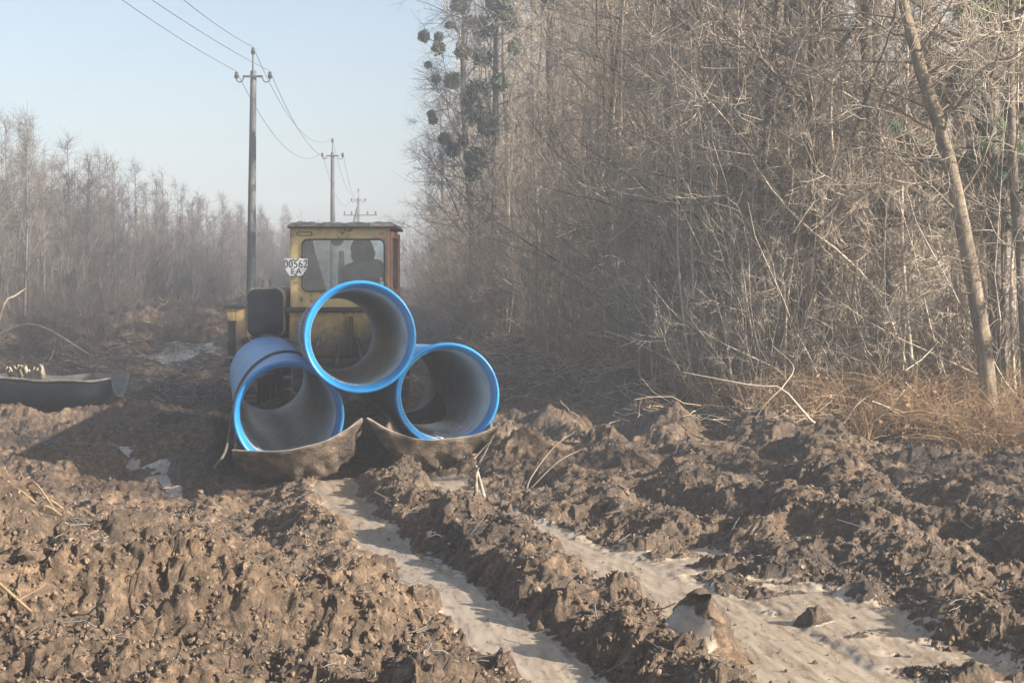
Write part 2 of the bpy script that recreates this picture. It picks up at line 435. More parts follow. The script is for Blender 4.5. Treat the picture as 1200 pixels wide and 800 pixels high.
M = {
 'mud': mud_material(),
 'clod': simple('mud_clod', [(.32, (.042, .028, .018)), (.5, (.115, .077, .048)), (.66, (.26, .182, .118))], 26, .85, bstr=.8, bscale=70),
 'bark': simple('bark', [(.3, (.065, .052, .038)), (.55, (.155, .126, .094)), (.75, (.27, .225, .168))], 14, .9, bstr=.5, bscale=40, stretch=(1, 1, .3), rvar=True, spec=.2),
 'bark_dark': simple('bark_dark', [(.3, (.05, .042, .034)), (.7, (.14, .118, .092))], 14, .9, bstr=.5, bscale=40, stretch=(1, 1, .3), rvar=True, spec=.2),
 'twig': simple('twig', [(.3, (.17, .133, .098)), (.5, (.37, .302, .23)), (.72, (.55, .465, .36))], 2.2, .75, rvar=True, spec=.25),
 'twig_red': simple('twig_purple_brown', [(.3, (.080, .071, .065)), (.7, (.190, .170, .153))], 2.0, .75, rvar=True, spec=.25),
 'pale_wood': simple('pale_dry_wood', [(.3, (.28, .23, .17)), (.7, (.54, .46, .35))], 6, .8, bstr=.2, spec=.2, rvar=True),
 'dry_grass': simple('dry_grass', [(.3, (.12, .070, .038)), (.5, (.27, .170, .092)), (.72, (.42, .30, .18))], 3.0, .8, spec=.2),
 'leaf_litter': simple('leaf_litter', [(.3, (.12, .07, .038)), (.7, (.30, .19, .105))], 2.5, .8, spec=.2),
 'mistletoe': simple('mistletoe_green', [(.3, (.030, .040, .022)), (.7, (.075, .095, .045))], 3, .7),
 'needle': simple('pine_needles', [(.3, (.045, .085, .030)), (.7, (.12, .18, .07))], 3, .6),
 'yellow': paint_material('old_yellow_paint', (.58, .43, .19), .40),
 'yellow_dirty': paint_material('muddy_yellow_paint', (.54, .37, .13), .38, low=(1.0, 1.45)),
 'red': paint_material('faded_red_paint', (.62, .28, .19), .26),
 'dark_steel': simple('dark_muddy_steel', [(.3, (.028, .026, .026)), (.6, (.065, .055, .047)), (.8, (.12, .088, .062))], 7, .6, .2, .4),
 'black_rubber': simple('black_rubber', [(.3, (.018, .018, .02)), (.7, (.04, .04, .042))], 6, .6),
 'tank_panel': simple('tank_panel_trough_shade', [(.3, (.010, .012, .018)), (.7, (.026, .029, .040))], 5, .8, .0, .15, spec=.15),  # also the painted shade on the old trough's outer face
 'roof': simple('mossy_cab_roof', [(.3, (.12, .10, .08)), (.55, (.30, .26, .21)), (.75, (.48, .44, .39))], 13, .9, bstr=.9, bscale=22),
 'trough_steel': simple('muddy_rusty_plate', [(.36, (.045, .032, .023)), (.5, (.13, .094, .064)), (.64, (.24, .18, .128))], 7, .85, .0, 1.0, 26, detail=10),
 'cut_edge': simple('ground_steel_edge', [(.3, (.16, .13, .10)), (.7, (.36, .31, .26))], 12, .55, .2),
 'grey_trough': simple('grey_weathered_plate', [(.3, (.085, .085, .085)), (.55, (.17, .165, .155)), (.75, (.27, .255, .23))], 5, .7, .1, .4, 18),
 'concrete': simple('pole_concrete', [(.3, (.075, .076, .076)), (.7, (.135, .134, .13))], 5, .85, bstr=.2),
 'ceramic': simple('brown_insulator', [(.3, (.02, .018, .018)), (.7, (.05, .04, .036))], 4, .25),
 'wire': simple('aluminium_wire', [(.3, (.10, .10, .105)), (.7, (.16, .16, .165))], 4, .5, .4),
 'rope': simple('steel_rope', [(.3, (.065, .052, .042)), (.7, (.16, .13, .10))], 30, .8, .1, .6, 90),
 'strap': simple('frayed_strap', [(.3, (.15, .125, .095)), (.7, (.33, .29, .23))], 20, .9, bstr=.5),
 'plate_white': simple('white_plate_paint', [(.35, (.42, .41, .39)), (.5, (.66, .66, .65)), (.7, (.78, .79, .78))], 6, .5),
 'plate_black': simple('plate_lettering', [(.3, (.015, .015, .018)), (.7, (.03, .03, .034))], 6, .5),
 'jacket': simple('dark_work_jacket', [(.35, (.012, .014, .018)), (.55, (.035, .038, .042)), (.7, (.10, .10, .095))], 7, .9, bstr=.3, bscale=14),
 'skin': simple('skin', [(.3, (.42, .24, .17)), (.7, (.52, .31, .23))], 6, .5),
 'blue': blue_material('blue_pipe_coating', .66),
 'blue_rim': blue_material('glossy_blue_socket', .24),
 'lining': lining_material(),
 'glass': glass_material(),
 'streak_white': simple('white_streak_coat', [(.3, (.55, .56, .58)), (.7, (.8, .82, .84))], 9, .25, bstr=.3),
 'root': simple('yellow_root', [(.3, (.16, .10, .05)), (.7, (.30, .21, .11))], 9, .8),
}

# ------------------------------------------------------------------ ground sheet
def build_ground():
    ys = [np.linspace(-50, 4.5, 40)[:-1]]
    y = 4.5; rows = []
    while y < 15: rows.append(y); y += .0145 if y > 6 else .05
    while y < 45: rows.append(y); y *= 1.0034
    while y < 300: rows.append(y); y *= 1.022
    rows.append(300.0)
    Y = np.concatenate(ys + [np.array(rows)])
    NU, NO = 860, 46
    uin = np.linspace(-.40, .40, NU)
    e = np.linspace(0, 1, NO + 1)[1:]
    W = np.maximum(Y, 5.0)
    Xin = uin[None, :] * W[:, None]
    Xo = (.40 * W)[:, None] + (250 - .40 * W)[:, None] * (e ** 2.6)[None, :]
    X = np.concatenate([-Xo[:, ::-1], Xin, Xo], axis=1)
    YY = np.repeat(Y[:, None], X.shape[1], axis=1)
    H, S = terrain(X, YY, True)
    slope = np.hypot(np.gradient(H, axis=1) / np.gradient(X, axis=1), np.gradient(H, axis=0) / np.gradient(YY, axis=0))
    S = S * (1 - .9 * sst(.45, .9, slope))               # clay shows only on the pressed flats, steep sides are torn soil
    near = (1 - sst(13, 18, YY)) * (1 - S)
    X2 = X + near * .030 * perlin(X * 13, YY * 13, 201); Y2 = YY + near * .030 * perlin(X * 13, YY * 13, 202)
    v = np.stack([X2, Y2, H], -1).reshape(-1, 3)
    nr, nc = X.shape
    i = (np.arange(nr - 1)[:, None] * nc + np.arange(nc - 1)[None, :]).ravel()
    f = np.stack([i, i + 1, i + nc + 1, i + nc], -1)
    o = obj_np('muddy_ground', [(v, f)], M['mud'])
    a = o.data.attributes.new('smooth', 'FLOAT', 'POINT')
    a.data.foreach_set('value', S.ravel().astype(np.float32))
    tag(o, 'churned brown mud with two pale dragged clay tracks', 'ground', kind='structure')
build_ground()

# ------------------------------------------------------------------ loose lumps, sticks, litter (uncountable)
rng = np.random.default_rng(5)
def lump_protos(n, sub=2, amp=.62):
    out = []
    for k in range(n):
        bm = bmesh.new(); bmesh.ops.create_icosphere(bm, subdivisions=sub, radius=1)
        v = np.array([x.co[:] for x in bm.verts]); f = np.array([[q.index for q in p.verts] for p in bm.faces]); bm.free()
        s = k * 31 + 5
        d = perlin(v[:, 0] * 1.3 + v[:, 2] * .9 + s, v[:, 1] * 1.3 - v[:, 2] * .7, s) * amp + perlin(v[:, 0] * 3 + v[:, 2] * 2.2, v[:, 1] * 3 - v[:, 2] * 2 + s, s + 1) * amp * .55
        v = v * (1 + d)[:, None] * np.array([1, .85, .7])
        out.append((v, f))
    return out
def rot_rand(n):
    q = rng.normal(size=(n, 4)); q /= np.linalg.norm(q, axis=1, keepdims=True)
    w, x, y, z = q.T
    return np.stack([1 - 2 * (y * y + z * z), 2 * (x * y - z * w), 2 * (x * z + y * w), 2 * (x * y + z * w), 1 - 2 * (x * x + z * z), 2 * (y * z - x * w), 2 * (x * z - y * w), 2 * (y * z + x * w), 1 - 2 * (x * x + y * y)], -1).reshape(n, 3, 3)
def scatter(protos, P, S):
    """merged copies of protos at points P with sizes S"""
    ch = []; Rm = rot_rand(len(P)); k = rng.integers(0, len(protos), len(P))
    for j, (v, f) in enumerate(protos):
        s = np.where(k == j)[0]
        if len(s) == 0: continue
        vv = np.einsum('nij,vj->nvi', Rm[s], v) * S[s][:, None, None] + P[s][:, None, :]
        ff = f[None] + (np.arange(len(s)) * len(v))[:, None, None]
        ch.append((vv.reshape(-1, 3), ff.reshape(-1, f.shape[1])))
    return ch
def wedge(n, y0, y1, u=.40, pw=1.0):
    y = y0 * (y1 / y0) ** (rng.random(n) ** pw)
    return (rng.random(n) * 2 - 1) * u * y, y

def build_clods():
    ch = []
    for n, sub, s0, s1, pw, far in ((40000, 1, .004, .014, 2.4, 14), (1500, 2, .012, .036, 5, 17)):
        x, y = wedge(n, 5.6, far)
        h, s = terrain(x, y, True)
        k = rng.random(len(x)) > np.clip(s * 1.25, 0, .985)
        u, t = ut(x, y)
        k &= ~((u > -.4) & (u < 2.4) & (t > 13.0) & (t < 19)) & (perlin(x * 2.3, y * 2.3, 333) > -.35)
        x, y, h = x[k], y[k], h[k]
        size = s0 + s1 * rng.random(len(x)) ** pw
        ch += scatter(lump_protos(10, sub), np.stack([x, y, h + size * .2], -1), size)
    o = obj_np('mud_clods', ch, M['clod'], smooth=False)
    tag(o, 'loose crumbly mud lumps strewn over the churned ground', 'mud', kind='stuff')
build_clods()

def lying_sticks(x, y, L, r, lift=.02, tilt=.18, P=5, wob=.12):
    n = len(x)
    a = rng.random(n) * 2 * np.pi
    d = np.stack([np.cos(a), np.sin(a), rng.normal(0, tilt, n)], -1)
    h, _ = terrain(x, y, True)
    c = np.stack([x, y, h + lift], -1)
    tt = np.linspace(-.5, .5, P)
    pts = c[:, None] + d[:, None] * (tt[None] * L[:, None])[..., None]
    pts = pts + rng.normal(0, 1, (n, P, 3)) * (L * wob * .3)[:, None, None]
    pts[..., 2] = np.maximum(pts[..., 2], (h + r)[:, None] - .05)
    rad = r[:, None] * np.linspace(1, .5, P)[None]
    return tubes(pts, rad, 4)

def build_litter():
    # fine roots and straw on the churned mud
    x, y = wedge(1500, 5.8, 20)
    s = terrain(x, y, False)[1]; k = s < .3; x, y = x[k], y[k]
    L = .02 + .15 * rng.random(len(x)) ** 3
    fine_roots = [lying_sticks(x, y, L, .001 + .002 * rng.random(len(x)) ** 2, .012, .5)]
    ch = []
    # brushwood fringe along both sides of the clearing
    n = 3400
    y2 = 15 * (70 / 15) ** (rng.random(n) ** .9); x2 = edge_x(y2) + rng.normal(.2, .9, n)
    k = x2 > edge_x(y2) - 2.2; x2, y2 = x2[k], y2[k]
    L2 = .15 + .9 * rng.random(len(x2)) ** 2
    ch.append(lying_sticks(x2, y2, L2, .0025 + .004 * rng.random(len(x2)), .06, .4))
    n = 1300
    y3 = 21 + 40 * rng.random(n) ** 1.3; x3 = -4.0 - (y3 * .36 - 4.0) * rng.random(n) - rng.random(n)
    L3 = .1 + .5 * rng.random(n) ** 2
    ch.append(lying_sticks(x3, y3, L3, .003 + .005 * rng.random(n), .04, .30))
    o = obj_np('dry_sticks_litter', ch, M['twig'])
    tag(o, 'dry sticks, roots and straw littering the mud', 'litter', kind='stuff')
    tag(obj_np('root_litter', fine_roots, M['strap']), 'short root ends and straw in the churned mud', 'litter', kind='stuff')
    # darker ones
    n = 1700
    y3 = 20 + 40 * rng.random(n) ** 1.3; x3 = -3.5 - (y3 * .36 - 3.5) * rng.random(n) - rng.random(n)
    ch = [lying_sticks(x3, y3, .1 + .6 * rng.random(n) ** 2, .003 + .006 * rng.random(n), .05, .35)]
    x, y = wedge(700, 6, 20)
    k = terrain(x, y, False)[1] < .2; x, y = x[k], y[k]
    ch.append(lying_sticks(x, y, .05 + .25 * rng.random(len(x)) ** 2, .002 + .004 * rng.random(len(x)), .02, .4))
    o = obj_np('dark_brushwood_litter', ch, M['twig_red'])
    tag(o, 'dark broken brushwood lying about the clearing', 'litter', kind='stuff')
build_litter()

def blades(x, y, z, L, w, lean=.5, P=5):
    n = len(x); a = rng.random(n) * 2 * np.pi; b = rng.random(n) * 2 * np.pi
    t = np.linspace(0, 1, P)
    dirx, diry = np.cos(a), np.sin(a); k = lean * (.3 + rng.random(n))
    pts = np.empty((n, P, 3))
    pts[..., 0] = x[:, None] + (dirx * k * L)[:, None] * t[None] ** 1.8
    pts[..., 1] = y[:, None] + (diry * k * L)[:, None] * t[None] ** 1.8
    pts[..., 2] = z[:, None] + L[:, None] * (t[None] - .35 * (k[:, None]) * t[None] ** 2.2)
    return tubes(pts, (w[:, None] * np.linspace(1, .25, P)[None]), 3)

def build_grass():
    n = 30000
    y = 14.3 * (60 / 14.3) ** (rng.random(n) ** 1.6); off = np.abs(rng.normal(0, 1.7, n))
    x = edge_x(y) - .45 + off * (1 + .03 * y)
    k = (x < .46 * y + 1) & (perlin(x * 1.3, y * 1.0, 301) + .5 * perlin(x * 3, y * 3, 302) > -.12); x, y = x[k], y[k]
    z, _ = terrain(x, y, False)
    L = (.14 + .75 * rng.random(len(x)) ** 2.0)
    o = obj_np('dry_grass', [blades(x, y, z, L, .0018 + .002 * rng.random(len(x)), 1.3)], M['dry_grass'])
    tag(o, 'dry tan grass under the forest edge', 'grass', kind='stuff')
    # fallen leaves and bramble leaves
    n = 9000
    y = 14.3 * (50 / 14.3) ** (rng.random(n) ** 1.8); x = edge_x(y) - .3 + np.abs(rng.normal(0, 1.9, n)) * (1 + .02 * y)
    k = x < .46 * y + 1; x, y = x[k], y[k]
    z, _ = terrain(x, y, True)
    z = z + .02 + .35 * rng.random(len(x)) ** 5
    q = np.array([[-1, -.55, 0], [0, -.75, .12], [1, -.35, 0], [1.2, .3, .1], [0, .7, .05], [-1, .5, .15]], float)
    o = obj_np('leaf_litter', scatter([(q, np.array([[0, 1, 4, 5], [1, 2, 3, 4]]))], np.stack([x, y, z], -1), .012 + .018 * rng.random(len(x))), M['leaf_litter'], smooth=False)
    tag(o, 'fallen brown leaves lying under the forest edge', 'leaves', kind='stuff')
build_grass()

# ------------------------------------------------------------------ trees
def grow(rg, start, d, L, r0, tip=.25, P=6, wob=.12, trop=0.0, droop=0.0):
    B = len(start); pts = np.empty((B, P, 3)); pts[:, 0] = start; d = d.copy(); st = (L / (P - 1))[:, None]
    for i in range(1, P):
        d = d + rg.normal(0, wob, (B, 3)); d[:, 2] += trop * (1 if i > 1 else .5) - droop * i / P
        d /= np.linalg.norm(d, axis=1, keepdims=True)
        pts[:, i] = pts[:, i - 1] + d * st
    rad = r0[:, None] * np.linspace(1, tip, P)[None]
    return pts, rad

def spawn(rg, pts, rad, n, t0, t1, a0, a1, ratio=.55, bias=None, even=False):
    B, P, _ = pts.shape
    t = (t0 + (t1 - t0) * (rg.random((B, n)) if not even else ((np.arange(n)[None] + rg.random((B, n))) / n)))
    s = t * (P - 1); i = np.minimum(s.astype(int), P - 2); fr = (s - i)
    bi = np.arange(B)[:, None]
    p = pts[bi, i] * (1 - fr)[..., None] + pts[bi, i + 1] * fr[..., None]
    r = rad[bi, i] * (1 - fr) + rad[bi, i + 1] * fr
    ax = pts[bi, i + 1] - pts[bi, i]; ax /= np.linalg.norm(ax, axis=2, keepdims=True) + 1e-9
    rnd = rg.normal(size=(B, n, 3))
    if bias is not None: rnd = rnd + np.asarray(bias)[None, None]
    per = rnd - (rnd * ax).sum(-1, keepdims=True) * ax; per /= np.linalg.norm(per, axis=2, keepdims=True) + 1e-9
    ang = R(a0) + (R(a1) - R(a0)) * rg.random((B, n))
    d = ax * np.cos(ang)[..., None] + per * np.sin(ang)[..., None]
    return p.reshape(-1, 3), d.reshape(-1, 3), (r * ratio).reshape(-1), t.reshape(-1)

def tree_data(seed, path, rpath, n1=28, t0=.12, t1=.97, a=(55, 95), L1=(1.2, 3.2), n2=9, n3=6, trop=.05, droop=.06, bias=None, rt=.0032, L2f=.34, L3=(.18, .5), wob=.14, rmin=.006, a2=(30, 70), br=.42):
    rg = np.random.default_rng(seed)
    P0 = 14
    tr = smooth_path(path, P0)[None]; rr = np.interp(np.linspace(0, 1, P0), np.linspace(0, 1, len(rpath)), rpath)[None]
    trunk = [tubes(tr, rr, 9)]
    s, d, r, t = spawn(rg, tr, rr, n1, t0, t1, a[0], a[1], br, bias, True)
    Ln = (L1[0] + (L1[1] - L1[0]) * (1 - t) ** .7 * (.55 + .6 * rg.random(len(t)))) * (.75 + .5 * rg.random(len(t)))
    p1, r1 = grow(rg, s, d, Ln, np.maximum(r, rmin), .22, 8, wob, trop, droop)
    trunk.append(tubes(p1, r1, 5))
    s, d, r, t = spawn(rg, p1, r1, n2, .15, .98, a2[0], a2[1], .6)
    L2 = np.repeat(Ln, n2) * L2f * (1.15 - .6 * t) * (.5 + rg.random(len(t)))
    p2, r2 = grow(rg, s, d, L2, np.maximum(r, rt * 1.25), .4, 6, wob * 1.2, trop * .8)
    crown = [tubes(p2, r2, 4)]
    if n3:
        s, d, r, t = spawn(rg, p2, r2, n3, .15, 1.0, 25, 65, .7)
        L = L3[0] + (L3[1] - L3[0]) * rg.random(len(t))
        p3, r3 = grow(rg, s, d, L, np.full(len(t), rt), .45, 4, wob * 1.3, trop * .8)
        crown.append(tubes(p3, r3, 3))
    return trunk, crown, (p1, p2)

def shrub_data(seed, n=24, L=(1.0, 3.2), spread=(5, 48), n2=7, n3=4, rt=.0036, r0=.010, base=.35, trop=.03):
    rg = np.random.default_rng(seed)
    az = rg.random(n) * 2 * np.pi; an = R(spread[0]) + (R(spread[1]) - R(spread[0])) * rg.random(n)
    d = np.stack([np.sin(an) * np.cos(az), np.sin(an) * np.sin(az), np.cos(an)], -1)
    s = np.stack([base * rg.normal(size=n), base * rg.normal(size=n), np.full(n, -.05)], -1)
    Ln = L[0] + (L[1] - L[0]) * rg.random(n)
    p1, r1 = grow(rg, s, d, Ln, r0 * (.5 + .8 * rg.random(n)) * Ln / L[1] + .003, .3, 8, .11, trop)
    stem = [tubes(p1, r1, 5)]
    s, d, r, t = spawn(rg, p1, r1, n2, .2, .98, 22, 62, .62)
    L2 = np.repeat(Ln, n2) * .30 * (.4 + rg.random(len(t)))
    p2, r2 = grow(rg, s, d, L2, np.maximum(r, rt * 1.1), .45, 5, .15, trop)
    tw = [tubes(p2, r2, 3)]
    if n3:
        s, d, r, t = spawn(rg, p2, r2, n3, .1, 1.0, 25, 60, .7)
        p3, r3 = grow(rg, s, d, .10 + .28 * rg.random(len(t)), np.full(len(t), rt * .85), .5, 4, .16, trop)
        tw.append(tubes(p3, r3, 3))
    return stem, tw

def two_meshes(nm, a, b, ma, mb):
    return mesh_np(nm + '_a', a, True, [ma]), mesh_np(nm + '_b', b, True, [mb])

def plant(name, meshes, partnames, loc, rz, sc, label, cat, group):
    r = empty(name, loc, rz); r.scale = (sc, sc, sc)
    tag(r, label, cat, group)
    for m_, pn in zip(meshes, partnames):
        link(bpy.data.objects.new(pn, m_), r)
    return r

def rand_path(rg, h, lean):
    n = 5; z = np.linspace(0, h, n)
    x = np.cumsum(np.concatenate([[0], rg.normal(0, lean, n - 1)])) * h / n
    y = np.cumsum(np.concatenate([[0], rg.normal(0, lean, n - 1)])) * h / n
    return np.stack([x, y, z - .1], -1)

rg0 = np.random.default_rng(11)
FOREST = []
for k in range(7):
    h = 10.5 + 4.5 * rg0.random(); r = .055 + .05 * rg0.random()
    t_, c_, _ = tree_data(100 + k, rand_path(rg0, h, .06), [r * 1.25, r, r * .8, r * .5, .014], n1=26, L1=(.9, 3.0), n2=8, n3=4, a=(42, 85), L3=(.25, .7), rt=.0045, trop=.07)
    FOREST.append(two_meshes('forest_tree', t_, c_, M['bark'], M['twig']))
EDGE = []
for k in range(6):
    h = 6.5 + 4.5 * rg0.random(); r = .035 + .03 * rg0.random()
    t_, c_, _ = tree_data(200 + k, rand_path(rg0, h, .09), [r * 1.2, r, r * .75, r * .5, .010], n1=24, L1=(.8, 2.8), n2=9, n3=6, a=(30, 82), bias=(-.5, -.25, 0), L3=(.15, .5), droop=.04, trop=.07, rt=.0031, wob=.10)
    EDGE.append(two_meshes('edge_tree', t_, c_, M['bark'], M['twig']))
SHRUB = []
for k in range(6):
    a_, b_ = shrub_data(300 + k, 26, (.9, 3.4 if k % 2 else 2.4), (4, 52), 8, 6, rt=.0031)
    SHRUB.append(two_meshes('shrub', a_, b_, M['twig'], M['twig']))
WHIP = []
for k in range(8):
    h = 3.2 + 5.0 * rg0.random(); r = .011 + .011 * rg0.random()
    t_, c_, _ = tree_data(450 + k, rand_path(rg0, h, .10), [r * 1.2, r, r * .8, r * .55, .004], n1=13, t0=.25, L1=(.3, 1.4), n2=5, n3=3, a=(18, 55), trop=.06, L3=(.12, .4), rt=.0034, rmin=.0055, a2=(20, 50))
    WHIP.append(two_meshes('whip', t_, c_, M['pale_wood' if k % 3 == 0 else 'twig'], M['twig']))
SAPL = []
for k in range(7):
    h = 4.6 + 2.3 * rg0.random(); r = .020 + .016 * rg0.random()
    t_, c_, _ = tree_data(400 + k, rand_path(rg0, h, .05), [r * 1.2, r, r * .7, r * .45, .006], n1=26, t0=.06, L1=(.35, 1.3), n2=7, n3=3, a=(14, 38), trop=.07, droop=.0, L3=(.15, .5), rt=.0036, rmin=.006, a2=(20, 50))
    SAPL.append(two_meshes('sapling', t_, c_, M['twig_red'], M['twig_red']))
LSHR = []
for k in range(4):
    a_, b_ = shrub_data(500 + k, 24, (1.0, 3.6), (2, 34), 7, 4, rt=.0045, r0=.012)
    LSHR.append(two_meshes('bush', a_, b_, M['twig_red'], M['twig_red']))

def spots(n, fn, mind, tries=40):
    """random points kept mind(y) apart"""
    out = []
    for _ in range(n * tries):
        if len(out) >= n: break
        p = fn()
        if p is None: continue
        m = mind(p[1])
        if all((p[0] - q[0]) ** 2 + (p[1] - q[1]) ** 2 > m * m for q in out): out.append(p)
    return out

def forest_spot(y0, y1, d0, d1, umax=.44):
    y = y0 * (y1 / y0) ** random.random(); e = float(edge_x(y))
    hi = min(e + min(d1, 6.0 if y < 50 else 16), umax * y + .4)
    if hi <= e + d0: return None
    x = random.uniform(e + d0, hi)
    if y < 16.4 and x > .20 * y: return None             # open ground before the leaning tree
    return (x, y)

for k, (x, y) in enumerate(((10.0, 8.4), (12.4, 8.0), (14.2, 7.0))):  # unseen trees added right of the view to shade the left mud
    plant('bare_tree', FOREST[k], ('trunk', 'crown'), (x, y, ground_z(x, y)), k * 1.3, 1.0, 'bare tree added out of view at the right to shade the mud', 'tree', 'unseen shade trees at the right')
n = 0
for x, y in spots(92, lambda: forest_spot(16.5, 85, 1.1, 16), lambda y: .85 + .012 * y):
    m_ = FOREST[n % len(FOREST)]; n += 1
    if y < 30: lb, g = 'bare grey-brown tree inside the forest close behind the leaning trunk', 'bare trees of the near forest'
    elif y < 52: lb, g = 'bare grey-brown tree in the middle of the hazy forest', 'bare trees of the middle forest'
    else: lb, g = 'hazy bare tree in the forest beyond the tractor', 'bare trees of the far forest'
    plant('bare_tree', m_, ('trunk', 'crown'), (x, y, ground_z(x, y)), random.uniform(0, 6.28), random.uniform(.85, 1.12), lb, 'tree', g)
n = 0
for x, y in spots(26, lambda: forest_spot(46, 76, .2, 3.5), lambda y: .8):
    plant('bare_tree', FOREST[(n * 3) % len(FOREST)], ('trunk', 'crown'), (x, y, ground_z(x, y)), random.uniform(0, 6.28), random.uniform(.9, 1.15), 'hazy bare tree in the forest beyond the tractor', 'tree', 'bare trees of the far forest'); n += 1
n = 0
for x, y in spots(30, lambda: forest_spot(15.2, 46, .3, 1.8), lambda y: .7 + .012 * y):
    m_ = EDGE[n % len(EDGE)]; n += 1
    lb, g = ('slim young tree at the near forest edge with branches reaching over the mud', 'young trees along the near forest edge') if y < 32 else ('hazy young tree at the forest edge beyond the blue pipes', 'young trees along the far forest edge')
    plant('young_tree', m_, ('trunk', 'crown'), (x, y, ground_z(x, y)), random.uniform(-.5, .5), random.uniform(.75, 1.1), lb, 'tree', g)
n = 0
for x, y in spots(125, lambda: forest_spot(14.7, 75, .05, 3.2), lambda y: .5 + .009 * y):
    m_ = SHRUB[n % len(SHRUB)]; n += 1
    lb, g = ('tangled leafless shrub rising from dry grass at the near forest edge', 'shrubs along the near forest edge') if y < 30 else ('hazy leafless shrub under the trees beyond the pipes', 'shrubs along the far forest edge')
    plant('bare_shrub', m_, ('stem', 'twigs'), (x, y, ground_z(x, y)), random.uniform(0, 6.28), random.uniform(.6, 1.15), lb, 'shrub', g)
n = 0
for x, y in spots(44, lambda: (lambda y: (float(edge_x(y)) + random.uniform(-.7, .5), y))(random.uniform(38, 74)), lambda y: .55):
    m_ = SHRUB[n % len(SHRUB)]; n += 1
    plant('bare_shrub', m_, ('stem', 'twigs'), (x, y, ground_z(x, y)), random.uniform(0, 6.28), random.uniform(.8, 1.35), 'hazy leafless shrub under the trees beyond the pipes', 'shrub', 'shrubs along the far forest edge')
n = 0
for x, y in spots(230, lambda: forest_spot(15.0, 70, .1, 5.5), lambda y: .28 + .006 * y):
    m_ = WHIP[n % len(WHIP)]; n += 1
    lb, g = ('thin pale upright whip-like stem in the near forest front', 'whips of the near forest front') if y < 32 else ('thin hazy upright stem in the forest front beyond the pipes', 'whips of the far forest front')
    plant('bare_whip', m_, ('trunk', 'crown'), (x, y, ground_z(x, y)), random.uniform(0, 6.28), random.uniform(.7, 1.15), lb, 'sapling', g)
n = 0
for x, y in spots(64, lambda: (lambda y: (float(edge_x(y)) + random.uniform(-.5, .7), y))(17 + 30 * random.random() ** 1.3), lambda y: .3):
    m_ = WHIP[(n * 3) % len(WHIP)]; n += 1
    if y < 19 and x > .2 * y: continue
    plant('bare_whip', m_, ('trunk', 'crown'), (x, y, ground_z(x, y)), random.uniform(0, 6.28), random.uniform(.45, .9), 'short pale stem standing out in front of the forest edge right of the pipes', 'sapling', 'short stems before the forest edge')
# the thicket on the left
def left_spot(y0, y1, w):
    y = y0 * (y1 / y0) ** random.random(); x = -12.4 - w * random.random() ** 1.2
    if x < -.42 * y - 1: return None
    return (x, y)
n = 0
for x, y in spots(240, lambda: left_spot(35, 125, 9), lambda y: .32 + .004 * y):
    m_ = SAPL[n % len(SAPL)]; n += 1
    lb, g = ('thin leafless sapling in the thicket behind the old trough', 'saplings of the near thicket') if y < 60 else ('faint hazy sapling in the thicket behind the first power pole', 'saplings of the far thicket')
    plant('bare_sapling', m_, ('trunk', 'crown'), (x, y, ground_z(x, y)), random.uniform(0, 6.28), random.uniform(.66, 1.0) * (1.16 if y < 46 else 1.0), lb, 'sapling', g)
n = 0
for x, y in spots(95, lambda: left_spot(33, 125, 5), lambda y: .5):
    m_ = LSHR[n % len(LSHR)]; n += 1
    x = x + .5
    plant('leafless_bush', m_, ('stem', 'twigs'), (x, y, ground_z(x, y)), random.uniform(0, 6.28), random.uniform(.5, 1.0), 'greyish leafless bush at the foot of the sapling thicket', 'bush', 'bushes at the foot of the thicket')

n = 0
for x, y in spots(85, lambda: (lambda y: (-3.6 - random.random() * (y * .36 - 3.2), y))(random.uniform(31, 46)), lambda y: .5):
    m_ = LSHR[n % len(LSHR)]; n += 1
    plant('low_brush', m_, ('stem', 'twigs'), (x, y, ground_z(x, y) - .03), random.uniform(0, 6.28), random.uniform(.16, .42), 'low dry brush tuft on the ground before the sapling thicket', 'brush', 'low brush before the thicket')
# deep woods that read as one mass
def mass(name, pts, protos, label, mats):
    ch = []
    for i, (x, y, s) in enumerate(pts):
        a = random.uniform(0, 6.28); ca, sa = math.cos(a), math.sin(a)
        rot = np.array([[ca, -sa, 0], [sa, ca, 0], [0, 0, 1]])
        z = ground_z(x, y)
        for v, f in protos[i % len(protos)]:
            ch.append(((v @ rot.T) * s + np.array([x, y, z]), f))
    return tag(obj_np(name, ch, mats), label, 'woods', kind='stuff')
cheap = []
for k in range(5):
    h = 11 + 4 * rg0.random(); r = .07
    t_, c_, _ = tree_data(600 + k, rand_path(rg0, h, .05), [r * 1.2, r, r * .8, r * .5, .012], n1=30, L1=(1.0, 3.2), n2=9, n3=2, a=(50, 90), rt=.007, L3=(.3, .7), rmin=.010)
    cheap.append(t_ + c_)
pts = []
while len(pts) < 210:
    y = random.uniform(58, 130); e = float(edge_x(y))
    x = e + 2 + random.random() * 44
    if x < .46 * y: pts.append((x, y, random.uniform(.8, 1.1)))
mass('deep_woods', pts, cheap, 'grey mass of bare woods behind the forest front', M['twig'])
cheap2 = []
for k in range(5):
    h = 5.2 + 1.6 * rg0.random(); r = .022
    t_, c_, _ = tree_data(650 + k, rand_path(rg0, h, .05), [r * 1.2, r, r * .8, r * .5, .007], n1=22, t0=.05, L1=(.45, 1.4), n2=6, n3=1, a=(14, 38), trop=.07, droop=0, rt=.0058, L3=(.2, .6), rmin=.009, a2=(20, 50))
    cheap2.append(t_ + c_)
pts = []
while len(pts) < 330:
    y = 38 * (150 / 38) ** random.random(); x = -13.5 - 22 * random.random() ** 1.3
    if x > -.45 * y - 2: pts.append((x, y, random.uniform(.55, .84)))
mass('sapling_thicket', pts, cheap2, 'dense greyish sapling thicket receding on the left', M['twig_red'])
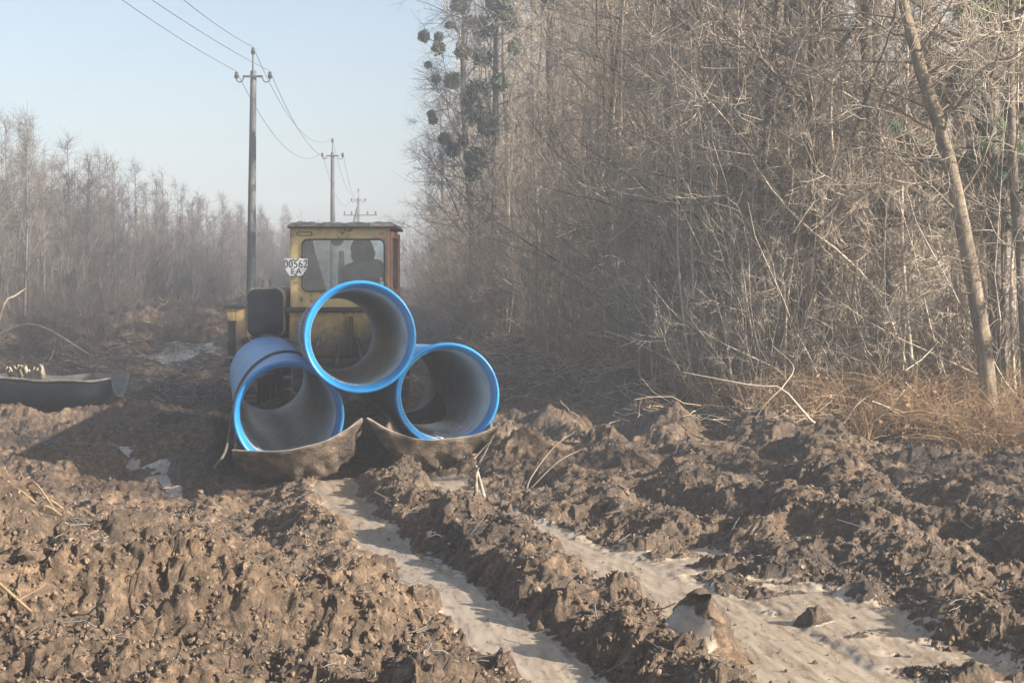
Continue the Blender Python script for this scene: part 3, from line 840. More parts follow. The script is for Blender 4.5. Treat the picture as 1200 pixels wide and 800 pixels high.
pts = [(random.uniform(-34, 12), random.uniform(135, 190), random.uniform(.7, 1.15)) for _ in range(150)]
mass('distant_treeline', pts, cheap2, 'faint far treeline closing off the clearing', M['twig_red'])

# --- individual trees of the forest front
def hero(name, pxs, y, r, seed, label, n1, L1, mat='bark', dy=0.0, **kw):
    p = np.array([tuple(at(px, py, y + dy * i / (len(pxs) - 1))) for i, (px, py) in enumerate(pxs)])
    x0, y0 = p[0][0], p[0][1]; z0 = ground_z(x0, y0)
    p[0][2] = z0 - .12
    loc = np.array([x0, y0, z0])
    kw.setdefault('br', .20); kw.setdefault('rt', .0032)
    t_, c_, _ = tree_data(seed, p - loc, r, n1=n1, L1=L1, **kw)
    return plant(name, two_meshes(name, t_, c_, M[mat], M['twig']), ('trunk', 'crown'), tuple(loc), 0, 1, label, 'tree', None)
hero('leaning_tree', [(1160, 500), (1155, 420), (1140, 330), (1125, 250), (1105, 160), (1078, 80), (1058, 0), (1030, -110), (1010, -260)], 15.6, [.098, .086, .082, .079, .074, .066, .054, .036, .012], 901,
     'thick grey trunk leaning left at the right of the forest edge', 30, (.8, 2.4), t0=.36, n2=9, n3=6, bias=(-.3, -.2, 0), a=(40, 85))
hero('slim_tree', [(1048, 490), (1045, 380), (1038, 300), (1034, 240), (1022, 160), (1012, 90), (1008, -20), (990, -200)], 17.0, [.040, .036, .034, .03, .028, .024, .018, .008], 902,
     'slim dark stem just left of the thick leaning trunk', 22, (.8, 2.2), mat='bark_dark', t0=.2)
hero('pale_pole_tree', [(952, 470), (949, 380), (947, 300), (944, 220), (937, 150), (936, 40), (938, -120)], 17.6, [.026, .024, .022, .02, .017, .013, .006], 903,
     'straight pale pole-like sapling left of the slim dark stem', 14, (.5, 1.4), mat='pale_wood', t0=.3)
hero('edge_tree', [(1206, 470), (1200, 380), (1194, 290), (1187, 200), (1184, 60), (1190, -80), (1200, -240)], 16.2, [.060, .055, .052, .05, .042, .03, .01], 904,
     'grey trunk at the far right of the frame, right of the leaning trunk', 22, (.8, 2.2), t0=.25)
hero('forked_tree', [(978, 445), (975, 400), (968, 360), (972, 325), (984, 290), (988, 230), (1002, 120), (1010, 10)], 18.0, [.042, .04, .038, .035, .03, .024, .016, .006], 905,
     'crooked pale sapling bent at mid height behind the dry fallen branch', 12, (.6, 1.6), mat='pale_wood', t0=.3)
hero('diagonal_tree', [(1075, 470), (1040, 360), (985, 297), (940, 262), (895, 210), (870, 165), (820, 105), (760, 40)], 16.6, [.018, .017, .015, .013, .011, .009, .007, .004], 906,
     'pale thin stem leaning far left across the forest front', 14, (.5, 1.5), mat='twig', t0=.3)
for k, (px, y, lab) in enumerate(((862, 19.5, 'pair-like pale stem glowing among brown shrubs at mid forest edge'), (852, 19.9, 'second pale stem close beside the glowing one at mid forest edge'))):
    hero('pale_stem_tree', [(px + 6, 440), (px + 2, 400), (px, 360), (px - 3, 320), (px - 8 + 16 * k, 270), (px - 12 + 30 * k, 200), (px - 20 + 40 * k, 110)], y, [.034, .032, .03, .026, .02, .014, .006], 907 + k, lab, 12, (.5, 1.4), mat='pale_wood', t0=.35)
for k, (px, y, r_, lab) in enumerate(((1140, 21.5, .085, 'straight dark trunk deep behind the leaning trunk'), (1085, 23, .09, 'dark trunk deep in the forest between the leaning trunk and slim stem'), (905, 25, .09, 'dark trunk deep in the forest behind the pale pole-like sapling'), (760, 27, .085, 'dark trunk deep in the forest right of the blue pipes'))):
    hero('dark_trunk_tree', [(px + 8, 455), (px + 5, 380), (px + 2, 300), (px, 200), (px - 4, 100), (px - 2, 0), (px + 4, -120), (px + 6, -250)], y, [r_ * 1.2, r_, r_, r_ * .95, r_ * .85, r_ * .7, r_ * .5, .01], 920 + k, lab, 30, (1.0, 3.0), mat='bark_dark', t0=.22)

# --- tall mistletoe trees behind the tractor
def mistletoe_tree(px, y, h, seed, label, balls, lean=-.05):
    x = (px - 600) / F_PX * y; z = ground_z(x, y)
    rg = np.random.default_rng(seed)
    p = rand_path(rg, h, .035); p[:, 0] += np.linspace(0, lean * h, 5)
    r = .12
    t_, c_, (p1, p2) = tree_data(seed, p, [r * 1.2, r, r * .8, r * .5, .03], n1=46, t0=.12, L1=(1.1, 3.4), n2=11, n3=7, a=(32, 72), trop=.06, droop=.015, rt=.0058, L3=(.35, .8), rmin=.014, br=.30)
    o = plant('mistletoe_tree', two_meshes('mistletoe_tree', t_, c_, M['bark_dark'], M['twig_red']), ('trunk', 'crown'), (x, y, z), 0, 1, label, 'tree', None)
    # mistletoe: dense balls of forked twigs with leathery leaves
    for (bx, by, d) in balls:
        w = np.array(at(bx, by, y)) - np.array([x, y, z])
        q = p1.reshape(-1, 3); k = np.argmin(((q - w) * np.array([1, .25, 1])) ** 2 @ np.ones(3))
        c = np.array([w[0], -abs(q[k][1]) * .7 - .5, w[2]])
        rad = d * y / F_PX / 2
        nn = 400
        v = rg.normal(size=(nn, 3)); v /= np.linalg.norm(v, axis=1, keepdims=True)
        rr = rad * (.35 + .65 * rg.random(nn) ** .5) * (1 + .5 * perlin(v[:, 0] * 2 + bx, v[:, 1] * 2 + v[:, 2], 5))
        lf = np.array([[-1, -.3, 0], [1, -.3, .1], [1, .3, 0], [-1, .3, .1]], float)
        ch = scatter([(lf, np.array([[0, 1, 2, 3]]))], v * rr[:, None] + c, np.full(nn, .055 + .09 * rad))
        st = np.zeros((60, 3, 3)); e = v[:60] * rr[:60, None]; st[:, 1] = e * .5 + rg.normal(0, .03, (60, 3)); st[:, 2] = e
        ch.append(tubes(st + c, np.tile(np.array([.02, .014, .008]), (60, 1)), 3))
        # its haustorial stem to the nearest bough
        ch.append(tube1([c, (c + q[k]) / 2 + np.array([0, 0, .05]), q[k]], .018, 4))
        link(bpy.data.objects.new('mistletoe_ball', mesh_np('mistletoe_ball', ch, False, [M['mistletoe']])), o)
mistletoe_tree(556, 50, 15.5, 951, 'tall bare tree full of dark mistletoe balls at the forest corner',
    [(515, 62, 14), (516, 49, 9), (499, 48, 12), (503, 79, 6), (512, 95, 9), (531, 98, 18), (509, 144, 8), (507, 137, 8), (522, 165, 12), (532, 178, 17), (543, 64, 18), (541, 8, 22), (552, 30, 12), (527, 34, 7), (544, 167, 10)], -.035)
mistletoe_tree(588, 46, 16, 952, 'tall bare tree with greenish mistletoe clumps right of the forest corner tree',
    [(560, 112, 26), (558, 135, 22), (590, 14, 22), (571, 35, 26), (560, 188, 26), (548, 120, 14), (578, 8, 16), (600, 30, 18), (572, 150, 22), (585, 100, 20), (566, 70, 20), (604, 60, 16), (556, 205, 18)], -.02)
mistletoe_tree(524, 76, 10.5, 953, 'smaller hazy tree leaning out at the forest corner below the mistletoe', [(531, 165, 8)], -.05)
mistletoe_tree(660, 38, 15.5, 954, 'tall bare tree with mistletoe high in the forest front', [(655, 8, 26), (680, 16, 20), (640, 4, 18)], 0)

# --- pine at the right edge
def pine(px, y, h, seed, label):
    x = (px - 600) / F_PX * y; z = ground_z(x, y)
    rg = np.random.default_rng(seed)
    t_, c_, (p1, p2) = tree_data(seed, rand_path(rg, h, .02), [.14, .12, .1, .06, .015], n1=44, t0=.14, L1=(.7, 2.0), n2=8, n3=0, a=(65, 95), trop=.02, droop=.05, rt=.006)
    B, P, _ = p2.shape
    c = p2[:, 1:].reshape(-1, 3); nper = 36
    ax = (p2[:, 1:] - p2[:, :-1]).reshape(-1, 3); ax /= np.linalg.norm(ax, axis=1, keepdims=True)
    s = np.repeat(c, nper, 0); d = np.repeat(ax, nper, 0) * .7 + rg.normal(0, .6, (len(s), 3)); d /= np.linalg.norm(d, axis=1, keepdims=True)
    pn = np.stack([s, s + d * .06, s + d * (.08 + .06 * rg.random((len(s), 1)))], 1)
    nd = tubes(pn, np.tile(np.array([.0045, .005, .002]), (len(s), 1)), 3)
    r = empty('pine_tree', (x, y, z)); tag(r, label, 'pine tree')
    obj_np('trunk', t_, M['bark_dark'], r); cr = obj_np('crown', c_, M['bark_dark'], r); obj_np('needles', [nd], M['needle'], cr)
pine(1222, 17.0, 8.5, 961, 'dark green pine half hidden behind trunks at the right edge')
pine(1235, 26.0, 11, 962, 'second green pine farther back at the right edge')
pine(835, 40, 9.0, 963, 'dim green pine deep inside the forest')

# --- dry fallen branches and sticks as things
def stick(name, lines, label, mat='pale_wood', cat='branch', S=6, n=10):
    ch = []
    for pts, r in lines: ch.append(tube1(pts, r, S, n))
    return tag(obj_np(name, ch, M[mat]), label, cat)
A = at(960, 531, 15.2); A.z = ground_z(A.x, A.y) - .02
def on(px, py, y): return tuple(at(px, py, y))
stick('dry_branch', [([tuple(A), on(948, 490, 15.0), on(916, 455, 14.9), on(885, 452, 14.9), on(800, 436, 15.1)], [.016, .013, .011, .007, .004]),
                     ([on(916, 455, 14.9), on(900, 470, 14.8), on(885, 490, 14.8)], [.008, .006, .003]), ([on(916, 455, 14.9), on(930, 430, 15.1), on(905, 405, 15.3)], [.008, .005, .003])],
      'pale dry branch arching left from the mud at the forest edge', 'twig')
stick('dry_branch', [([tuple(A + Vector((.05, .06, 0))), on(985, 500, 15.5), on(1012, 466, 15.7), on(1075, 425, 16.1), on(1100, 400, 16.3)], [.015, .013, .010, .007, .004]), ([on(1012, 466, 15.7), on(1050, 455, 15.7), on(1075, 452, 15.8)], [.007, .005, .003])],
      'pale dry branch slanting right from the foot of the arching branch', 'twig')
def lie(px, py, y, dz=.05):
    p = at(px, py, y); return (p.x, p.y, ground_z(p.x, p.y) + dz)
def flatpt(x, y, dz): return (x, y, float(terrain(np.array([x]), np.array([y]), True)[0][0]) + dz)
stick('root_stub', [([flatpt(-.245, 10.35, -.05), flatpt(-.25, 10.30, .10), flatpt(-.245, 10.27, .17), (flatpt(-.25, 10.3, .2)[0] + .02, 10.25, flatpt(-.25, 10.3, .2)[2] + .02)], [.018, .015, .012, .010]),
                    ([flatpt(-.17, 10.35, -.03), flatpt(-.22, 10.3, .12), flatpt(-.25, 10.28, .2)], [.014, .012, .008])],
      'broken pale root standing upright on the middle mud ridge', 'strap', 'root')
stick('bent_stick', [([flatpt(.12, 12.6, .0), flatpt(.16, 12.6, .12), flatpt(.35, 12.6, .25), flatpt(.55, 12.65, .30)], [.007, .006, .005, .003]), ([flatpt(.12, 12.6, .0), flatpt(.38, 12.55, .12), flatpt(.6, 12.6, .16)], [.006, .005, .003])],
      'bent pale stick poking out of the mud below the right pipe', 'twig', 'stick')
stick('cut_branch', [([lie(-10, 385, 33, .1), on(5, 356, 33.2), on(17, 347, 33.3), on(30, 338, 33.5)], [.028, .026, .022, .012])],
      'freshly cut pale branch sticking up in the brush at the left edge')
stick('cut_branch', [([lie(-15, 372, 31, .3), on(40, 380, 31), lie(110, 420, 30, .1)], [.028, .022, .012])], 'long pale branch lying in the brush behind the old trough')
stick('broken_stick', [([flatpt(-2.75, 7.35, .0), flatpt(-2.5, 7.3, .02), flatpt(-2.3, 7.15, .0)], [.009, .008, .004])], 'pale broken stick lying on the mud at the bottom left', 'pale_wood', 'stick')
stick('broken_stick', [([flatpt(-2.4, 6.75, .02), flatpt(-2.22, 6.65, .03), flatpt(-2.05, 6.62, .0)], [.009, .008, .004]), ([flatpt(-2.24, 6.66, .03), flatpt(-2.12, 6.74, .05)], [.005, .003])], 'forked greenish stick at the bottom left corner of the mud', 'root', 'stick')
rl = []
for k in range(4):
    x0 = -3.1 + .25 * random.random(); y0 = 8.9 + .6 * random.random()
    rl.append(([flatpt(x0, y0, -.02), flatpt(x0 + .07, y0 - .05, .04 + .04 * random.random()), flatpt(x0 + .15 + .1 * random.random(), y0 - .1 + .2 * random.random(), .0)], [.007, .006, .003]))
stick('root_clump', rl, 'yellow tangled roots on the crest of the left mud mound', 'root', 'roots', 5, 7)

# --- upturned clay slab at the front of the middle ridge
def clay_slab():
    x0, y0 = .83, 7.05
    bm = bmesh.new()
    prof = [(-.30, 0), (-.22, .10), (-.10, .22), (.0, .34), (.04, .36), (.10, .27), (.20, .10), (.26, 0)]
    n = 16; rowsv = []
    for j in range(n + 1):
        f = j / n; row = []
        sc = math.sin(math.pi * (.14 + .80 * f)) ** .7
        pp = smooth_path([(p[0], 0, p[1]) for p in prof], 26)
        for q in pp:
            row.append(bm.verts.new((q[0] * (.7 + .4 * sc) + .10 * (f - .5), (f - .5) * .55 - .18 * q[2], q[2] * sc - .06)))
        rowsv.append(row)
    for j in range(n):
        for i in range(25): bm.faces.new((rowsv[j][i], rowsv[j][i + 1], rowsv[j + 1][i + 1], rowsv[j + 1][i]))
    for r_ in (rowsv[0], rowsv[-1]): bm.faces.new(r_)
    V = [v.co.copy() for v in bm.verts]
    a = np.array(V); side = sst(-.09, -.01, a[:, 0] + .03 * perlin(a[:, 2] * 9, a[:, 1] * 9, 14))
    nz = fbm(a[:, 0] * 9 + a[:, 2] * 5, a[:, 1] * 9 + a[:, 2] * 7, 71, 4)
    for i, v in enumerate(bm.verts):
        v.co.x += nz[i] * (.006 + .06 * side[i]); v.co.z += nz[i] * .02 * side[i]; v.co.y += .03 * side[i] * perlin(a[i:i + 1, 2] * 14, a[i:i + 1, 1] * 14, 8)[0]
    o = obj_bm('clay_slab', bm, M['mud'], None, True)
    at_ = o.data.attributes.new('smooth', 'FLOAT', 'POINT')
    at_.data.foreach_set('value', (1 - side).astype(np.float32) * .95)
    o.location = (x0, y0, ground_z(x0, y0) - .03); o.rotation_euler = (0, 0, R(24))
    tag(o, 'upturned wedge of pale smooth clay at the front of the middle ridge', 'clay')
clay_slab()

# ------------------------------------------------------------------ pipes
def lathe(prof, S=96):
    """profile list of (axial, radius); axis along +Y"""
    p = np.array(prof, float); a = np.arange(S) * 2 * np.pi / S
    v = np.stack([p[:, 1][:, None] * np.cos(a), np.repeat(p[:, 0][:, None], S, 1), p[:, 1][:, None] * np.sin(a)], -1)
    n = len(p); i = np.arange(n - 1)[:, None] * S; s = np.arange(S)[None]; s2 = (s + 1) % S
    f = np.stack([i + s, i + s2, i + S + s2, i + S + s], -1).reshape(-1, 4)
    return v.reshape(-1, 3), f
PIPE_L = 5.1
def make_pipe(u, t, z, label, tilt=0.0, yaw=0.0, roll=0.0):
    x, y = xy(u, t)
    r = empty('water_pipe', (x, y, z)); r.rotation_euler = (tilt, 0, R(9.73) + yaw)
    tag(r, label, 'pipe', 'blue water pipes stacked on the drag sleds')
    sub = []
    b = obj_np('barrel', [lathe([(.13, .476), (.16, .4745), (.5, .474), (PIPE_L * .5, .474), (PIPE_L - .02, .474), (PIPE_L, .468), (PIPE_L, .432)])], M['blue'], r)
    s = obj_np('socket', [lathe([(.165, .475), (.150, .488), (.135, .4985), (.050, .500), (.018, .4995), (.004, .494), (.000, .486), (.002, .474), (.010, .468), (.012, .4665), (.018, .465), (.022, .460), (.050, .450), (.075, .447), (.080, .441), (.11, .437), (.14, .4335)])], M['blue_rim'], r)
    l = obj_np('lining', [lathe([(.1395, .4335), (.16, .4305), (.6, .430), (PIPE_L * .5, .430), (PIPE_L - .003, .430), (PIPE_L, .4325)])], M['lining'], r)
    for q in (b, s, l): q.rotation_euler = (0, roll, 0)
    return r
PIPES = [(.29, 13.60, .53), (1.79, 14.05, .665), (.905, 13.22, 1.25)]
make_pipe(*PIPES[0], 'blue pipe at the lower left of the stack with rope across it', +.014, .028, roll=.4)
make_pipe(*PIPES[1], 'blue pipe at the lower right of the stack with a white streak inside', -.034, .003, roll=2.0)
make_pipe(*PIPES[2], 'topmost blue pipe resting on the two lower ones', -.026, -.013, roll=4.0)

# white streak lying in the lower right pipe
def bore_streak():
    u, t, z = PIPES[1]; bm = bmesh.new(); rows_ = []
    for j in range(26):
        f = j / 25; row = []
        yy = .22 + f * 1.1
        wid = .34 * (math.sin(math.pi * min(1, f * 1.02 + .02)) ** .6) * (1 + .35 * math.sin(f * 17))
        for i in range(13):
            a = -.12 + .30 * f + (i / 12 - .5) * wid - math.pi / 2
            rr = .4295 - .010 * math.sin(math.pi * i / 12) - .001
            row.append(bm.verts.new((rr * math.cos(a), yy + .03 * math.sin(i * 2.1 + j), rr * math.sin(a))))
        rows_.append(row)
    for j in range(25):
        for i in range(12): bm.faces.new((rows_[j][i], rows_[j + 1][i], rows_[j + 1][i + 1], rows_[j][i + 1]))
    o = obj_bm('white_streak', bm, M['streak_white'], None, True)
    x, y = xy(u, t); o.location = (x, y, z); o.rotation_euler = (-.034, 0, R(9.73) + .003)
    tag(o, 'white streak inside the lower right pipe', 'bore_streak')
bore_streak()

# ------------------------------------------------------------------ drag sleds (cut steel shells)
def sled(rim, bottom, cu, cz, label, seed):
    """rim, bottom: world points (x,y,z) of upturned end; body cradle along +t round pipe axis (cu,cz)"""
    n = 40
    L = []
    for pts in (rim, bottom):
        p = smooth_path(pts, n); L.append(p)
    def cradle(t, rad, lift):
        out = []
        for i in range(n):
            a = math.pi * (1.14 + .72 * i / (n - 1))
            u, z = cu + rad * math.cos(a), cz + rad * math.sin(a) + lift
            x, y = xy(u, t); out.append((x, y, max(z, -.045)))
        return np.array(out)
    t1 = float(np.mean([ut(p[0], p[1])[1] for p in bottom]))
    rows_ = [L[0] * (1 - q) + L[1] * q + np.array([0, -.022 * math.sin(math.pi * q), 0]) for q in np.linspace(0, 1, 15)]
    c1 = cradle(t1 + .5, .55, 0)
    rows_ += [L[1] * .55 + c1 * .45, c1] + [cradle(t1 + q, .55, 0) for q in (1.2, 2.2, 3.4, 4.5)]
    G = np.array(rows_)
    nz = perlin(G[..., 0] * 2.5 + seed, G[..., 1] * 2.5, seed) * .018 + perlin(G[..., 0] * 8, G[..., 2] * 8 + G[..., 1] * 5, seed + 1) * .006
    G[..., 1] += nz * .6; G[..., 2] += nz * .5
    d1 = np.gradient(G, axis=0); d2 = np.gradient(G, axis=1)
    nn = np.cross(d1, d2); nn /= np.linalg.norm(nn, axis=2, keepdims=True) + 1e-9
    th = .028
    sg = -np.sign(nn[5, n // 2, 1]); fr_ = np.concatenate([np.linspace(0, 1, 15), np.ones(len(rows_) - 15)])[:, None]
    cl = np.clip(fbm(G[..., 0] * 7 + seed, G[..., 2] * 9 + G[..., 1] * 3, seed + 5, 4) + .25, 0, 1.2)
    mudc = sst(.22, .6, fr_ + .25 * perlin(G[..., 0] * 4, G[..., 2] * 2, seed + 8)) * cl * .045      # packed mud on the lower face
    nr = len(rows_)
    Go = G + nn * (sg * mudc)[..., None]; Gi = G + nn * th * -sg
    v = np.concatenate([(Go if sg < 0 else Go).reshape(-1, 3), Gi.reshape(-1, 3)])
    i = (np.arange(nr - 1)[:, None] * n + np.arange(n - 1)[None]).ravel()
    f = [np.stack([i, i + 1, i + n + 1, i + n], -1), np.stack([i, i + n, i + n + 1, i + 1], -1) + nr * n]
    K = nr * n
    per = list(range(n)) + [r_ * n + n - 1 for r_ in range(1, nr)] + [(nr - 1) * n + k for k in range(n - 2, -1, -1)] + [r_ * n for r_ in range(nr - 2, 0, -1)]
    per = np.array(per); nx = np.roll(per, -1)
    f.append(np.stack([per, per + K, nx + K, nx], -1))
    r = empty('drag_sled', tuple(G[14][n // 2])); tag(r, label, 'sled', 'cut steel sleds under the pipe stack')
    off = np.array(r.location)
    obj_np('shell', [(v - off, np.concatenate(f))], M['trough_steel'], r)
    e = L[0] - nn[0] * sg * th * .5 + np.array([0, -.004, .003]); e[:, 1] += nz[0] * .6; e[:, 2] += nz[0] * .5
    obj_np('cut_rim', [tubes((e - off)[None], np.full((1, n), .0085), 6)], M['cut_edge'], r)
sled([(-2.47, 13.12, .235), (-2.2, 13.05, .235), (-1.93, 13.0, .255), (-1.66, 13.02, .32), (-1.46, 13.08, .42), (-1.315, 13.16, .52)],
     [(-2.50, 13.5, .10), (-2.25, 13.42, .0), (-1.97, 13.38, -.05), (-1.72, 13.42, -.03), (-1.53, 13.52, .10), (-1.40, 13.62, .34)], .29, .53,
     'left rusty steel shell sled caked with mud under the rope-crossed pipe', 3)
sled([(-1.290, 13.20, .52), (-1.08, 13.32, .39), (-.78, 13.42, .305), (-.43, 13.5, .32), (-.26, 13.54, .36), (-.13, 13.58, .41)],
     [(-1.20, 13.62, .33), (-1.06, 13.64, .10), (-.88, 13.70, -.03), (-.52, 13.80, -.02), (-.28, 13.9, .12), (-.17, 13.95, .28)], 1.74, .665,
     'right rusty steel shell sled with splintered wood at its corner', 9)
# splintered sticks at the sled corner
sl = []
for k in range(9):
    a = random.uniform(-.3, .9)
    x0, y0, z0 = -.20 + random.uniform(-.12, .1), 13.45 + random.uniform(-.05, .05), .14 + random.uniform(-.04, .05)
    L_ = random.uniform(.18, .36)
    sl.append(([(x0 - .12, y0 - .05, z0 - .14), (x0, y0, z0), (x0 + L_ * math.cos(a) * .6, y0 - .06, z0 + L_ * .75 * math.sin(a + .5))], [.007, .008, .004]))
stick('splintered_wood', sl, 'pale splintered sticks jammed at the right corner of the sled', 'pale_wood', 'wood', 6, 6)

# ------------------------------------------------------------------ ropes over the load
bpy.context.view_layer.update()
PM = [o.matrix_world.copy() for o in sorted((o for o in COL.objects if o.name.startswith('water_pipe')), key=lambda o: o.name)]
def circ(u, t, z, rad, a):
    k = min(range(3), key=lambda i: abs(PIPES[i][0] - u)); q = PM[k] @ Vector((rad * math.cos(a), t - PIPES[k][1], rad * math.sin(a))); return tuple(q)
cu, ct, cz = PIPES[0]; tu, tt_, tz = PIPES[2]
pts = [circ(cu, 15.9, cz, .487, R(50)), circ(cu, 15.55, cz, .489, R(72)), circ(cu, 15.0, cz, .489, R(100)), circ(cu, 14.5, cz, .489, R(128)), circ(cu, 14.15, cz, .49, R(155)), circ(cu, 13.95, cz, .50, R(182)), (lambda q: (q[0] - .06, q[1] - .2, .22))(circ(cu, 13.8, cz, .5, R(200))), (-2.66, 13.25, .08)]
tag(obj_np('steel_rope', [tube1(pts, .013, 8, 60)], M['rope']), 'dark steel rope running across the lower left pipe down to the sled', 'rope')
pts = [circ(tu, 15.5, tz, .482, R(145)), circ(tu, 15.3, tz, .484, R(150)), circ(tu, 15.0, tz, .484, R(172)), circ(tu, 14.8, tz, .486, R(196)), circ(tu, 14.6, tz, .488, R(216))]
tag(obj_np('frayed_strap', [tube1(pts, [.02, .026, .022, .026, .02], 7, 40)], M['strap']), 'frayed pale strap hugging the left side of the topmost pipe', 'strap')
x1, y1 = xy(.45, 18.9)
pts = [(-3.45, 19.5, 1.02), (-3.33, 19.25, .98), (-3.15, 19.0, 1.07), (-2.9, 18.7, 1.04), (-2.6, 18.2, 1.0), circ(tu, 17.0, tz, .485, R(200)), circ(tu, 16.0, tz, .485, R(200))]
tag(obj_np('tow_cable', [tube1(pts, .016, 8, 50)], M['rope']), 'slack tow cable from the tractor rear to the pipe stack', 'cable')

# ------------------------------------------------------------------ old trough on the left
OUTER = 0
def old_trough():
    # half shell lying with its length across the view, end pinched up at the right
    n = 22; rows_ = []
    xs = [-8.3, -7.4, -6.7, -6.05, -5.55]
    z0 = ground_z(-6.2, 20.2) + .02
    for k, x in enumerate(xs):
        row = []
        for i in range(n):
            a = math.pi * (1.0 + 1.0 * i / (n - 1))
            front = .50 + .02 * math.sin(k * 2.2) - .05 * k * .5
            c_, s_ = math.cos(a), math.sin(a); yy = .60 * math.copysign(abs(c_) ** .45, c_); zz = .42 - .40 * abs(s_) ** .75
            zz = zz if i > 3 else zz + (.05 - .02 * k)
            row.append((x, 20.4 + yy - .05 * k, z0 + zz))
        rows_.append(row)
    row = []
    for i in range(n):                                  # flared end
        a = math.pi * (1.0 + 1.0 * i / (n - 1))
        row.append((-5.30, 20.2 + .50 * math.cos(a), z0 + .44 + .26 * math.sin(a)))
    rows_.append(row)
    G = np.array(rows_)
    Gs = np.array([smooth_path(G[:, i], 22) for i in range(n)]).transpose(1, 0, 2)
    Gs[..., 2] += perlin(Gs[..., 0] * 2, Gs[..., 1] * 3, 77) * .03; Gs[..., 1] += perlin(Gs[..., 0] * 3, Gs[..., 2] * 3, 78) * .02
    nr = len(Gs); d1 = np.gradient(Gs, axis=0); d2 = np.gradient(Gs, axis=1); nn = np.cross(d1, d2); nn /= np.linalg.norm(nn, axis=2, keepdims=True) + 1e-9
    v = np.concatenate([Gs.reshape(-1, 3), (Gs + nn * .03).reshape(-1, 3)]); K = nr * n
    i = (np.arange(nr - 1)[:, None] * n + np.arange(n - 1)[None]).ravel()
    f = [np.stack([i, i + 1, i + n + 1, i + n], -1), np.stack([i, i + n, i + n + 1, i + 1], -1) + K]
    per = np.array(list(range(n)) + [r_ * n + n - 1 for r_ in range(1, nr)] + [(nr - 1) * n + k for k in range(n - 2, -1, -1)] + [r_ * n for r_ in range(nr - 2, 0, -1)]); nx = np.roll(per, -1)
    f.append(np.stack([per, per + K, nx + K, nx], -1))
    r = empty('steel_trough', (-6.4, 20.3, z0)); off = np.array(r.location)
    tag(r, 'grey cut half-pipe trough lying in the mud at the left', 'trough')
    me_ = mesh_np('shell', [(v - off, np.concatenate(f))], True, [M['tank_panel'], M['grey_trough']])  # near-black outer layer paints in the deep shade on the trough's front
    nf = len(f[0]); me_.polygons.foreach_set('material_index', np.concatenate([np.full(nf, OUTER), np.full(nf, 1 - OUTER), np.ones(len(f[2]), int)]).astype(np.int32)); me_.update()
    link(bpy.data.objects.new('shell', me_), r)
    e = Gs[:, 0] + np.array([0, -.005, .006])
    obj_np('cut_rim', [tubes((e - off)[None], np.full((1, nr), .018), 6)], M['cut_edge'], r)
    sp = []
    for k in range(26):
        x = -6.85 + .55 * random.random(); q = .02 + .03 * random.random(); tl_ = random.uniform(-.08, .08)
        sp.append(([(x, 20.25 + random.uniform(-.2, .2), z0 + .22), (x + tl_ * .5, 20.1, z0 + .42), (x + tl_, 19.95 + random.uniform(-.1, .1), z0 + .50 + random.uniform(0, .10))], [q, q, q * .6]))
    stick('split_wood', sl2 := sp, 'pale yellow split wood leaning in the old trough', 'pale_wood', 'wood', 5, 5)
old_trough()

